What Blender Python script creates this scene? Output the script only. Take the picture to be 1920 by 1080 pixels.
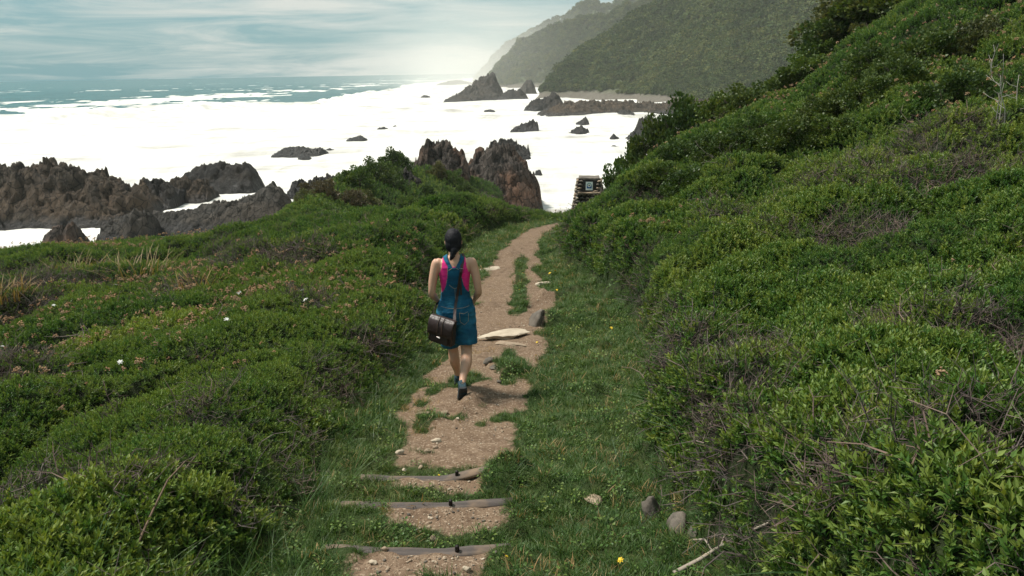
import bpy, bmesh, math, random
import numpy as np
from mathutils import Vector, Matrix, Euler
from mathutils.bvhtree import BVHTree

for o in list(bpy.data.objects): bpy.data.objects.remove(o)
scene = bpy.context.scene
COL = scene.collection
random.seed(7); RNG = np.random.default_rng(7)
R = math.radians

# ------------------------------------------------------------------ camera, sky, sun, exposure
CAMZ = 14.5                      # camera height above the sea (sea level is z = 0)
FPX = 1400.0                     # focal length in photo pixels (photo 1920 wide)
cam_d = bpy.data.cameras.new('camera'); cam = bpy.data.objects.new('camera', cam_d); COL.objects.link(cam)
cam_d.sensor_width = 36.0; cam_d.lens = FPX/1920*36.0
cam_d.clip_start = 0.05; cam_d.clip_end = 80000
CAM_ROT = Matrix.Rotation(R(90-16.08), 3, 'X') @ Matrix.Rotation(R(-1.0), 3, 'Z')
cam.matrix_world = Matrix.Translation((0, 0, CAMZ)) @ CAM_ROT.to_4x4()
scene.camera = cam
scene.render.resolution_x = 1024; scene.render.resolution_y = 576

SUN_EL, SUN_AZ = 60.0, -72.0     # azimuth from +Y (forward), negative = left
world = bpy.data.worlds.new('World'); scene.world = world; world.use_nodes = True
def build_world():
    nt = world.node_tree; nt.nodes.clear()
    N = nt.nodes.new; L = nt.links.new
    out = N('ShaderNodeOutputWorld'); bg = N('ShaderNodeBackground'); bg.inputs['Strength'].default_value = 0.100
    sky = N('ShaderNodeTexSky'); sky.sky_type = 'NISHITA'; sky.sun_disc = False
    sky.sun_elevation = R(SUN_EL); sky.sun_rotation = R(SUN_AZ); sky.air_density = 1.0; sky.dust_density = 2.0; sky.ozone_density = 1.0
    # cloud sheet: the view direction projected on a flat layer overhead
    tc = N('ShaderNodeTexCoord'); sep = N('ShaderNodeSeparateXYZ'); L(tc.outputs['Generated'], sep.inputs[0])
    def math_(op, a, b=None, clamp=False):
        m = N('ShaderNodeMath'); m.operation = op; m.use_clamp = clamp
        for i, v in enumerate((a, b)):
            if v is None: continue
            if isinstance(v, (int, float)): m.inputs[i].default_value = v
            else: L(v, m.inputs[i])
        return m.outputs[0]
    def noise(scale, detail, rough, dist, loc):
        mp = N('ShaderNodeMapping'); mp.inputs['Location'].default_value = loc
        mp.inputs['Scale'].default_value = scale; mp.inputs['Rotation'].default_value = (0, R(-1.5), 0); L(tc.outputs['Generated'], mp.inputs[0])
        n = N('ShaderNodeTexNoise'); n.inputs['Scale'].default_value = 1.0; n.inputs['Detail'].default_value = detail
        n.inputs['Roughness'].default_value = rough; n.inputs['Distortion'].default_value = dist; L(mp.outputs[0], n.inputs[0])
        return n.outputs[0]
    n1 = noise((4.6, 4.6, 50), 8, 0.62, 0.6, (3.1, 7.4, 0.4)); n2 = noise((1.7, 1.7, 17), 3, 0.5, 0.3, (1.7, 2.2, 0.9))
    s = math_('ADD', math_('MULTIPLY', n1, 0.55), math_('MULTIPLY', n2, 0.50))
    s = math_('ADD', s, math_('MULTIPLY', sep.outputs[0], 0.10))      # the cover thickens towards the land
    ramp = N('ShaderNodeValToRGB'); L(s, ramp.inputs[0])
    el = ramp.color_ramp.elements
    el[0].position = 0.445; el[0].color = (0, 0, 0, 1); el[1].position = 0.61; el[1].color = (1, 1, 1, 1)
    tint = N('ShaderNodeMix'); tint.data_type = 'RGBA'; tint.inputs[0].default_value = 0.86
    L(sky.outputs[0], tint.inputs[6]); tint.inputs[7].default_value = SKY_TEAL
    cl = N('ShaderNodeMix'); cl.data_type = 'RGBA'
    L(math_('ADD', math_('MULTIPLY', ramp.outputs[0], 0.85), 0.06), cl.inputs[0]); L(tint.outputs[2], cl.inputs[6]); cl.inputs[7].default_value = CLOUD_COL
    L(cl.outputs[2], bg.inputs['Color']); L(bg.outputs[0], out.inputs[0])
SKY_TEAL = (0.85, 2.15, 2.45, 1); CLOUD_COL = (4.3, 4.4, 4.1, 1)
build_world()
sun_d = bpy.data.lights.new('sun', 'SUN'); sun_d.energy = 3.5; sun_d.angle = R(10); sun_d.color = (1.0, 0.95, 0.86)
sun = bpy.data.objects.new('sun', sun_d); COL.objects.link(sun)
_sd = Vector((math.sin(R(SUN_AZ))*math.cos(R(SUN_EL)), math.cos(R(SUN_AZ))*math.cos(R(SUN_EL)), math.sin(R(SUN_EL))))
sun.rotation_euler = _sd.to_track_quat('Z', 'Y').to_euler()
scene.view_settings.view_transform = 'Standard'; scene.view_settings.look = 'None'
scene.view_settings.gamma = 1.0; scene.view_settings.exposure = 0.74; scene.view_settings.use_curve_mapping = False

scene.render.engine = 'CYCLES'
cy = scene.cycles; cy.max_bounces = 6; cy.diffuse_bounces = 3; cy.glossy_bounces = 2; cy.transmission_bounces = 3; cy.volume_bounces = 2; cy.volume_step_rate = 4.0

# ------------------------------------------------------------------ numeric helpers
def hash2(ix, iy, seed=0):
    h = (ix.astype(np.int64)*374761393 + iy.astype(np.int64)*668265263 + seed*1442695041) & 0xffffffff
    h = ((h ^ (h >> 13))*1274126177) & 0xffffffff
    h = (h ^ (h >> 16)) & 0xffffffff
    h = (h*2246822519) & 0xffffffff; h = h ^ (h >> 15)
    return (h & 0xffffff)/float(0xffffff)
def vnoise(x, y, seed=0):
    x = np.asarray(x, float); y = np.asarray(y, float)
    ix = np.floor(x); iy = np.floor(y); fx = x-ix; fy = y-iy
    ux = fx*fx*fx*(fx*(fx*6-15)+10); uy = fy*fy*fy*(fy*(fy*6-15)+10)
    a = hash2(ix, iy, seed); b = hash2(ix+1, iy, seed); c = hash2(ix, iy+1, seed); d = hash2(ix+1, iy+1, seed)
    return (a+(b-a)*ux)*(1-uy) + (c+(d-c)*ux)*uy          # 0..1
def fbm(x, y, seed=0, octv=4, gain=0.5):
    s = 0; a = 1; t = 0
    for i in range(octv):
        s = s + a*(vnoise(x*2**i+i*17.3, y*2**i-i*9.1, seed+i)-0.5); t += a; a *= gain
    return 2*s/t                                           # about -1..1
def worley(x, y, seed=0):
    """F1, F2, a random value of the nearest cell and the offset to its point"""
    x = np.asarray(x, float); y = np.asarray(y, float)
    ix = np.floor(x); iy = np.floor(y)
    f1 = np.full(x.shape, 9.0); f2 = np.full(x.shape, 9.0); cid = np.zeros(x.shape); ox = np.zeros(x.shape); oy = np.zeros(x.shape)
    for dx in (-1, 0, 1):
        for dy in (-1, 0, 1):
            cx = ix+dx; cy = iy+dy
            qx = cx+hash2(cx, cy, seed+11)-x; qy = cy+hash2(cx, cy, seed+23)-y
            d = np.sqrt(qx*qx+qy*qy)
            n = d < f1
            f2 = np.where(n, f1, np.minimum(f2, d))
            cid = np.where(n, hash2(cx, cy, seed+37), cid); ox = np.where(n, -qx, ox); oy = np.where(n, -qy, oy)
            f1 = np.where(n, d, f1)
    return f1, f2, cid, ox, oy
def sstep(a, b, x):
    t = np.clip((x-a)/(b-a), 0, 1); return t*t*(3-2*t)
def smax(a, b, k):
    h = np.clip(0.5+0.5*(a-b)/k, 0, 1); return b+(a-b)*h+k*h*(1-h)
def curve1(xs, ys, soft=1.0):
    gx = np.arange(xs[0]-4, xs[-1]+4, 0.05); gy = np.interp(gx, xs, ys)
    n = max(1, int(soft/0.05)); ker = np.hanning(n+2)[1:-1]; ker /= ker.sum()
    gp = np.pad(gy, n, mode='edge'); gs = np.convolve(gp, ker, mode='same')[n:-n]
    return lambda q: np.interp(q, gx, gs)

# ------------------------------------------------------------------ photo pixel -> direction
def ray(px, py):
    d = CAM_ROT @ Vector((px-960.0, 540.0-py, -FPX)); return d
def at(px, py, Y):                   # the point of that line of sight at forward distance Y
    d = ray(px, py); s = Y/d.y
    return Vector((d.x*s, Y, CAMZ+d.z*s))
def at_z(px, py, z):                 # the point of that line of sight at height z
    d = ray(px, py); s = (z-CAMZ)/d.z
    return Vector((d.x*s, d.y*s, z))
def project(x, y, z):                # world -> photo pixel (numpy)
    M = np.array(CAM_ROT.transposed()); p = np.stack([x, y, np.asarray(z)-CAMZ], -1) @ M.T
    w = -p[..., 2]; w = np.where(w < 0.05, 0.05, w)
    return 960+FPX*p[..., 0]/w, 540-FPX*p[..., 1]/w, -p[..., 2]

# ------------------------------------------------------------------ object helpers
def tag(o, label=None, cat=None, group=None, kind=None):
    if label: o['label'] = label
    if cat: o['category'] = cat
    if group: o['group'] = group
    if kind: o['kind'] = kind
    return o
def empty(name, loc=(0, 0, 0), rz=0.0):
    o = bpy.data.objects.new(name, None); COL.objects.link(o); o.location = loc; o.rotation_euler = (0, 0, rz); o.empty_display_size = 0.2
    return o
def mesh_np(name, verts, faces, mats=None, smooth=True, attrs=None):
    """verts (n,3); faces: (m,3) / (m,4) array or list"""
    me = bpy.data.meshes.new(name)
    verts = np.asarray(verts, np.float32)
    if isinstance(faces, np.ndarray):
        k = faces.shape[1]; m = len(faces)
        me.vertices.add(len(verts)); me.vertices.foreach_set('co', verts.ravel())
        me.loops.add(m*k); me.loops.foreach_set('vertex_index', faces.astype(np.int32).ravel())
        me.polygons.add(m); me.polygons.foreach_set('loop_start', np.arange(0, m*k, k, dtype=np.int32))
        me.polygons.foreach_set('loop_total', np.full(m, k, np.int32))
        me.update(calc_edges=True)
    else:
        me.from_pydata([tuple(v) for v in verts], [], faces); me.update()
    me.validate()
    if smooth: me.polygons.foreach_set('use_smooth', np.ones(len(me.polygons), bool))
    for m in (mats or []): me.materials.append(m)
    for k, v in (attrs or {}).items():
        v = np.asarray(v, np.float32)
        if v.ndim == 1: a = me.attributes.new(k, 'FLOAT', 'POINT'); a.data.foreach_set('value', v)
        else: a = me.attributes.new(k, 'FLOAT_COLOR', 'POINT'); a.data.foreach_set('color', np.c_[v, np.ones(len(v))].astype(np.float32).ravel())
    return me
def link(name, me, parent=None, loc=None):
    o = bpy.data.objects.new(name, me); COL.objects.link(o)
    if parent: o.parent = parent
    if loc is not None: o.location = loc
    return o
def grid_faces(nr, nc):
    i = np.arange(nr-1)[:, None]*nc+np.arange(nc-1)[None, :]; i = i.ravel()
    return np.stack([i, i+1, i+nc+1, i+nc], 1)

# ------------------------------------------------------------------ materials
class Mat:
    """small wrapper to wire node materials"""
    def __init__(s, name):
        s.m = bpy.data.materials.new(name); s.m.use_nodes = True; s.nt = s.m.node_tree; s.nt.nodes.clear()
        s.out = s.N('ShaderNodeOutputMaterial'); s.b = s.N('ShaderNodeBsdfPrincipled'); s.L(s.b.outputs[0], s.out.inputs[0])
        s.b.inputs['Roughness'].default_value = 0.8
    def N(s, t): return s.nt.nodes.new(t)
    def L(s, a, b): s.nt.links.new(a, b)
    def set(s, sock, v):
        if isinstance(v, (int, float)): sock.default_value = v
        elif isinstance(v, tuple): sock.default_value = v if len(v) != 3 or sock.type == 'VECTOR' else v+(1,)
        else: s.L(v, sock)
    def math(s, op, a, b=0.0, c=0.0, clamp=False):
        n = s.N('ShaderNodeMath'); n.operation = op; n.use_clamp = clamp
        s.set(n.inputs[0], a); s.set(n.inputs[1], b); s.set(n.inputs[2], c); return n.outputs[0]
    def mix(s, f, a, b, mode='MIX'):
        n = s.N('ShaderNodeMix'); n.data_type = 'RGBA'; n.blend_type = mode
        s.set(n.inputs[0], f); s.set(n.inputs[6], a); s.set(n.inputs[7], b); return n.outputs[2]
    def coord(s, kind='Object', scale=(1, 1, 1), rot=(0, 0, 0), loc=(0, 0, 0)):
        t = s.N('ShaderNodeTexCoord'); mp = s.N('ShaderNodeMapping')
        mp.inputs['Scale'].default_value = scale; mp.inputs['Rotation'].default_value = rot; mp.inputs['Location'].default_value = loc
        s.L(t.outputs[kind], mp.inputs[0]); return mp.outputs[0]
    def noise(s, vec, scale, detail=4, rough=0.55, dist=0.0):
        n = s.N('ShaderNodeTexNoise'); s.L(vec, n.inputs['Vector']); n.inputs['Scale'].default_value = scale
        n.inputs['Detail'].default_value = detail; n.inputs['Roughness'].default_value = rough; n.inputs['Distortion'].default_value = dist
        return n.outputs[0]
    def voro(s, vec, scale, feature='F1', out='Distance'):
        n = s.N('ShaderNodeTexVoronoi'); s.L(vec, n.inputs['Vector']); n.inputs['Scale'].default_value = scale; n.feature = feature
        return n.outputs[out]
    def ramp(s, f, stops):
        n = s.N('ShaderNodeValToRGB'); s.L(f, n.inputs[0]); e = n.color_ramp.elements
        while len(e) < len(stops): e.new(0.5)
        for i, (p, c) in enumerate(stops):
            e[i].position = p; e[i].color = (c if isinstance(c, tuple) else (c, c, c))+(1,)
        return n.outputs[0]
    def attr(s, name, typ='GEOMETRY', out='Fac'):
        n = s.N('ShaderNodeAttribute'); n.attribute_name = name; n.attribute_type = typ; return n.outputs[out]
    def bump(s, h, strength=0.5, dist=0.02):
        n = s.N('ShaderNodeBump'); n.inputs['Strength'].default_value = strength; n.inputs['Distance'].default_value = dist
        s.L(h, n.inputs['Height']); s.L(n.outputs[0], s.b.inputs['Normal']); return n.outputs[0]
    def base(s, v): s.set(s.b.inputs['Base Color'], v)
    def rough(s, v): s.set(s.b.inputs['Roughness'], v)

def plain(name, col, rough=0.7, var=0.25, scale=8.0, metallic=0.0, bump=0.0):
    k = Mat(name); c = k.coord(); n = k.noise(c, scale, 5)
    lo = tuple(x*(1-var) for x in col); hi = tuple(min(1, x*(1+var)) for x in col)
    k.base(k.ramp(n, [(0.3, lo), (0.7, hi)])); k.rough(rough); k.b.inputs['Metallic'].default_value = metallic
    if bump: k.bump(k.noise(c, scale*3, 4), bump, 0.01)
    return k.m

def leaf_mat(name, dark, mid, tip, transl=0.3, rough=0.5, inst=True):
    """foliage: colour from the instance's tint (dry .. fresh, with some painted shade) and from base to tip of each sprig"""
    k = Mat(name)
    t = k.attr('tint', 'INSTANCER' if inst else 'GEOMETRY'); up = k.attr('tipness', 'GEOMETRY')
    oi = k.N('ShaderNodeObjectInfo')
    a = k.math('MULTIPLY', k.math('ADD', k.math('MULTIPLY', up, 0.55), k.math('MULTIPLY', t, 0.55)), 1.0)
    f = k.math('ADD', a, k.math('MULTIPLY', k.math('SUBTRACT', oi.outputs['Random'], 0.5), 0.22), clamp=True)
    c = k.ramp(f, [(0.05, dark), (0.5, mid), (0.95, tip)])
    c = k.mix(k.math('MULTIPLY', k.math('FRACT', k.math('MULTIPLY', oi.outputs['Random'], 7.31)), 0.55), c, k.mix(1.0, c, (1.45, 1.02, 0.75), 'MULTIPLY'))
    k.base(c); k.rough(rough); k.b.inputs['Specular IOR Level'].default_value = 0.35
    tr = k.N('ShaderNodeBsdfTranslucent'); k.set(tr.inputs[0], k.mix(1.0, c, (1.15, 1.1, 0.5), 'MULTIPLY'))
    ms = k.N('ShaderNodeMixShader'); ms.inputs[0].default_value = transl
    k.L(k.b.outputs[0], ms.inputs[1]); k.L(tr.outputs[0], ms.inputs[2]); k.L(ms.outputs[0], k.out.inputs[0])
    return k.m
# ================================================================== TERRAIN
path_zf = curve1([-6, 0, 3.3, 6.6, 9, 15.3, 23.1, 27, 32, 40, 60], [-0.5, -1.68, -2.47, -3.03, -3.32, -3.95, -4.5, -4.78, -5.3, -6.8, -9.5], 1.2)
path_xf = curve1([-6, 0, 3.3, 4.5, 6.6, 9, 12, 15.3, 19, 23.1, 27, 32], [-0.4, -0.45, -0.49, -0.54, -0.50, -0.18, 0.02, 0.0, 0.30, 1.25, 2.3, 3.2], 1.6)
path_wf = curve1([-6, 3.3, 5, 6.6, 9, 12, 15.3, 19, 23.1, 25, 27], [0.5, 0.47, 0.47, 0.55, 0.6, 0.56, 0.5, 0.42, 0.36, 0.2, 0.0], 1.0)
verge_f = curve1([-6, 0, 3.3, 4.5, 6.6, 9, 12, 15.3, 19, 22, 25, 28, 34], [0.6, 0.75, 0.92, 0.88, 1.25, 1.2, 0.85, 0.45, 0.30, 0.55, 1.15, 1.6, 1.6], 1.5)
slope_f = curve1([-6, 0, 5, 8, 15, 22, 28, 34], [0.12, 0.12, 0.16, 0.19, 0.31, 0.42, 0.52, 0.55], 2.0)
edge_f = curve1([-60, -24, -12, -8, -4, 0, 3, 5, 9, 30], [32, 35, 37.5, 36, 31.5, 30, 30.5, 32, 34, 36], 2.0)
STEPS = [3.45, 4.03, 4.52]

KNOLL = np.array([(-9, 34, -6.9), (-11.2, 40, -7.0), (-12.5, 47, -7.3), (-12.6, 55, -7.2), (-11.6, 62, -7.2), (-8.2, 70, -8.3), (-6.0, 75, -9.6)], float)
def polyline(x, y, P):
    """distance to a polyline in plan, its height at the foot and the side (sign)"""
    best = np.full(x.shape, 1e9); hz = np.zeros(x.shape); sd = np.zeros(x.shape)
    for a, b in zip(P[:-1], P[1:]):
        dx, dy = b[0]-a[0], b[1]-a[1]; q = dx*dx+dy*dy
        t = np.clip(((x-a[0])*dx+(y-a[1])*dy)/q, 0, 1)
        ex = x-(a[0]+t*dx); ey = y-(a[1]+t*dy); d = np.sqrt(ex*ex+ey*ey)
        n = d < best
        hz = np.where(n, a[2]+t*(b[2]-a[2]), hz); sd = np.where(n, np.sign(dx*ey-dy*ex), sd); best = np.where(n, d, best)
    return best, hz, sd

def terrain(x, y, full=False):
    """height of the ground with its shrub cushions; also masks"""
    x = np.asarray(x, float); y = np.asarray(y, float)
    pz = path_zf(y); w = path_wf(y); vg = verge_f(y)
    wob = 0.10*fbm(x*0.9+3, y*0.9, 5, 3)
    s = x-path_xf(y)+wob*np.clip(y/8, 0.4, 1)
    # steps cut into the path
    stp = np.zeros_like(s)
    for ys in STEPS:
        ramp_ = np.where(y < ys, 0.17*(y-ys)*sstep(ys-0.5, ys-0.1, y), 0)
        stp = stp + 0.045*(1-sstep(ys+0.03, ys+0.07, y))*sstep(ys-0.55, ys, y) - 0.045*sstep(ys+0.03, ys+0.07, y)*(1-sstep(ys+0.07, ys+0.55, y))
    pz = pz + stp*(1-sstep(w+0.05, w+0.4, np.abs(s)))
    left = np.maximum(0, -s-w); right = np.maximum(0, s-w); t = np.maximum(0, right-vg)
    z = pz - 0.092*np.maximum(0, left-0.5) + 0.12*np.minimum(right, vg)*sstep(0, 0.4, right)
    hill = slope_f(y)*t+0.30*sstep(14, 24, y)*np.maximum(0, t-6.5)
    fall = 1-sstep(33, 62, y+0.10*np.maximum(0, x-14))
    z = z + hill*fall
    z = z + 0.5*fbm(x*0.09, y*0.09, 3, 3)*sstep(2, 9, left+right)
    # where the shrubs grow: left bank and right bank
    jag = 0.18*fbm(x*1.7, y*1.7, 8, 3)
    vl = sstep(0.10, 0.80, left+jag-0.12*sstep(2.0, 3.2, y)*(1-sstep(6, 8, y)))*(1-sstep(9.5, 11.5, y)*(1-sstep(0.9, 1.5, left+jag))*1.0)
    vr = sstep(0.02, 0.42, t+jag)
    veg = np.maximum(np.maximum(vl, vr), sstep(25.0, 27.0, y))
    far = sstep(9, 22, y)
    # cushions
    wx = x+0.35*fbm(x*0.6, y*0.6, 21, 2); wy = y+0.35*fbm(x*0.6+9, y*0.6, 22, 2)
    al = 0.6*wx+0.8*wy; ac = 0.8*wx-0.6*wy; c1 = worley(al*0.34, ac*0.66, 41); c2 = worley(al*0.80, ac*1.45, 42); c3 = worley(wx*3.1, wy*3.1, 43)
    c1r = worley(wx*0.62, wy*0.62, 44); c2r = worley(wx*1.5, wy*1.5, 45); rt_ = s > 0
    c1 = tuple(np.where(rt_, b, a) for a, b in zip(c1, c1r)); c2 = tuple(np.where(rt_, b, a) for a, b in zip(c2, c2r))
    b1 = np.clip(1-c1[0]**2*1.25, 0, 1); b2 = np.clip(1-c2[0]**2*1.25, 0, 1); b3 = np.clip(1-c3[0]**2*1.2, 0, 1)
    lm = np.where(s < 0, 1.1, 1.35)
    can = veg*(0.10 + lm*(0.42*b1*(0.45+0.75*c1[2])*(0.7+0.3*sstep(5, 11, y)) + 0.25*b2 + 0.07*b3) + 0.10*fbm(x*0.35, y*0.35, 12, 2))
    can = can*np.where(s < 0, (1+0.30*sstep(7, 14, y))*(1-0.75*sstep(21, 31, y)), 1-0.75*sstep(16, 21, y)*(1-sstep(0.8, 2.4, t)))
    hedge = np.exp(-((left-0.95)/0.55)**2)*vl*sstep(2.6, 3.4, y)*(1-sstep(8.0, 10, y))
    can = can*(1-0.55*np.exp(-(left/1.1)**2)*(s < 0)) + 0.10*hedge*vnoise(x*0.8, y*0.8, 14)*2
    z = z + can
    z = z - 0.45*sstep(19, 29, y)*(1-sstep(3.0, 5.5, x))*sstep(-20, -8, x)
    # micro relief of the bare earth and turf
    bare = 1-veg
    z = z + bare*(0.030*fbm(x*2.3, y*2.3, 31, 3)+0.012*fbm(x*11, y*11, 32, 2)+0.05*sstep(0.25, 0, np.abs(np.abs(s)-w))*fbm(x*3, y*3, 34, 2))
    # far brow, the drop to the shore, and the knoll
    ye = edge_f(x)
    z = z - 0.95*np.logaddexp(0, (y-ye)/1.3)*1.3*sstep(-2, 1, y-ye+3)*(1-0.75*sstep(6, 16, x)*(1-sstep(40, 52, y)))
    d, kz, sd = polyline(x, y, KNOLL)
    kz = kz+0.5*fbm(x*0.25, y*0.25, 51, 3)
    kn = kz - np.where(sd < 0, 0.60, 0.85)*np.sqrt(d*d+1.2)+0.55 + 0.35*np.clip(1-worley(x*0.35, y*0.35, 52)[0]**2*1.2, 0, 1)*sstep(1, 5, d)
    kn = kn-1.1*np.maximum(0, x+1.5)*sstep(50, 60, y)
    z = smax(z, kn, 0.9)
    z = np.maximum(z, -CAMZ-5+0.8*fbm(x*0.05, y*0.05, 55, 2))
    Z = z+CAMZ
    if not full: return Z
    isl = sstep(0.17, 0.08, np.abs(x-(path_xf(y)+0.13)+0.12*fbm(x*2, y*2, 61, 3)))*sstep(10.3, 11.0, y)*(1-sstep(15.8, 17.0, y))
    pm = (1-sstep(-0.10, 0.10, np.abs(s)-w+0.22*fbm(x*1.6, y*1.6, 71, 4)))
    pm = pm*(1-isl)*(1-sstep(24.5, 26.5, y))
    # turf between the step logs and patches creeping in
    gr = np.zeros_like(s)
    for i, ys in enumerate([2.75]+STEPS):
        gr = np.maximum(gr, sstep(0.0, 0.05, y-ys-0.04)*(1-sstep(0.25, 0.38, y-ys-0.04+0.12*fbm(x*3, y*3+i, 72, 2)))*(1.0 if i != 3 else 0.75))
    edge_in = sstep(0.15, 0.42, np.abs(s+0.02)+0.22*fbm(x*2.2, y*2.2, 73, 3))*sstep(5.1, 4.6, y)
    pm = pm*(1-np.clip(np.maximum(gr, edge_in*0.9), 0, 1))
    patch = sstep(0.26, 0.46, fbm(x*2.1+5, y*1.5, 75, 3))*sstep(4.9, 5.5, y)*(1-sstep(8.5, 9.5, y))
    pm = pm*(1-0.9*patch)
    return Z, dict(s=s, left=left, right=right, t=t, veg=veg, pm=pm, isl=isl, bare=bare, knoll=d, brow=y-ye, knz=kn+CAMZ)

def ground_z(x, y): return float(terrain(np.array([x]), np.array([y]))[0])
_ys = np.concatenate([np.arange(1.2, 12, 0.01), np.arange(12, 140, 0.05)])
def ground_at(px, py):               # where that line of sight meets the terrain
    d = ray(px, py); X = d.x/d.y*_ys; Zr = CAMZ+d.z/d.y*_ys
    below = np.nonzero(Zr < terrain(X, _ys))[0]
    if len(below) == 0: return at_z(px, py, 0.0)
    i = below[0]; return Vector((X[i], _ys[i], Zr[i]))

def build_ground():
    nr, nc = 640, 520
    r = np.concatenate([[0.0, 0.35, 0.7], np.geomspace(1.0, 125, nr-3)]); nr = len(r)
    a = np.radians(np.linspace(-74, 74, nc))
    X = r[:, None]*np.sin(a)[None, :]; Y = r[:, None]*np.cos(a)[None, :]-0.6
    Z, m = terrain(X, Y, True)
    V = np.stack([X, Y, Z], -1).reshape(-1, 3); F = grid_faces(nr, nc)
    attrs = {'pathmask': m['pm'].ravel(), 'veg': m['veg'].ravel(), 'rocky': (sstep(0.6, 3, m['brow'])*sstep(-1.0, 1.0, 3.6-Z)).ravel()}
    # path faces become their own object, sharing the border
    pmf = m['pm'].ravel()[F].mean(1) > 0.5
    pmf &= (V[F].mean(1)[:, 1] < 26)
    k = Mat('soil_and_turf'); c = k.coord('Object')
    pm = k.attr('pathmask'); veg = k.attr('veg'); rk = k.attr('rocky')
    n1 = k.noise(c, 1.3, 5); n2 = k.noise(c, 9.0, 6, 0.65); n3 = k.noise(c, 60.0, 3, 0.7)
    dirt = k.ramp(n2, [(0.25, (0.100, 0.064, 0.041)), (0.5, (0.180, 0.120, 0.080)), (0.75, (0.28, 0.200, 0.138))])
    dirt = k.mix(k.ramp(n1, [(0.4, 0.0), (0.65, 0.75)]), dirt, (0.205, 0.140, 0.092))
    grit = k.voro(c, 75.0, 'F1', 'Color'); gv = k.N('ShaderNodeSeparateColor'); k.L(grit, gv.inputs[0])
    dirt = k.mix(k.ramp(gv.outputs[0], [(0.80, 0.0), (0.92, 0.7)]), dirt, (0.38, 0.29, 0.21))
    dirt = k.mix(k.ramp(gv.outputs[1], [(0.85, 0.0), (0.95, 0.6)]), dirt, (0.09, 0.055, 0.035))
    turf = k.ramp(n2, [(0.3, (0.018, 0.030, 0.010)), (0.7, (0.050, 0.075, 0.022))])
    turf = k.mix(k.ramp(n1, [(0.45, 0.0), (0.75, 0.4)]), turf, (0.10, 0.075, 0.035))
    mulch_shade = k.ramp(n2, [(0.3, (0.012, 0.018, 0.008)), (0.7, (0.030, 0.040, 0.015))])  # mulch under the shrubs, darkened so gaps between leaves look shaded
    cc = k.mix(veg, turf, mulch_shade); rockc = k.ramp(n2, [(0.3, (0.05, 0.042, 0.036)), (0.7, (0.14, 0.115, 0.095))])
    pmn = k.math('ADD', pm, k.math('MULTIPLY', k.math('SUBTRACT', n2, 0.5), 1.3)); pmn = k.ramp(pmn, [(0.36, 0.0), (0.62, 1.0)])
    cc = k.mix(rk, k.mix(pmn, cc, dirt), rockc)
    k.base(cc); k.rough(0.95); k.b.inputs['Specular IOR Level'].default_value = 0.15
    k.bump(k.math('ADD', k.math('MULTIPLY', n2, 0.7), k.math('ADD', k.math('MULTIPLY', n3, 0.5), k.math('MULTIPLY', gv.outputs[0], 0.25))), 0.9, 0.035)
    for name, sel in (('ground', ~pmf), ('path', pmf)):
        f = F[sel]; used = np.unique(f); mp = np.full(len(V), -1); mp[used] = np.arange(len(used))
        me = mesh_np(name, V[used], mp[f], [k.m], True, {q: v[used] for q, v in attrs.items()})
        tag(link(name, me), kind='structure')
build_ground()

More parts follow.
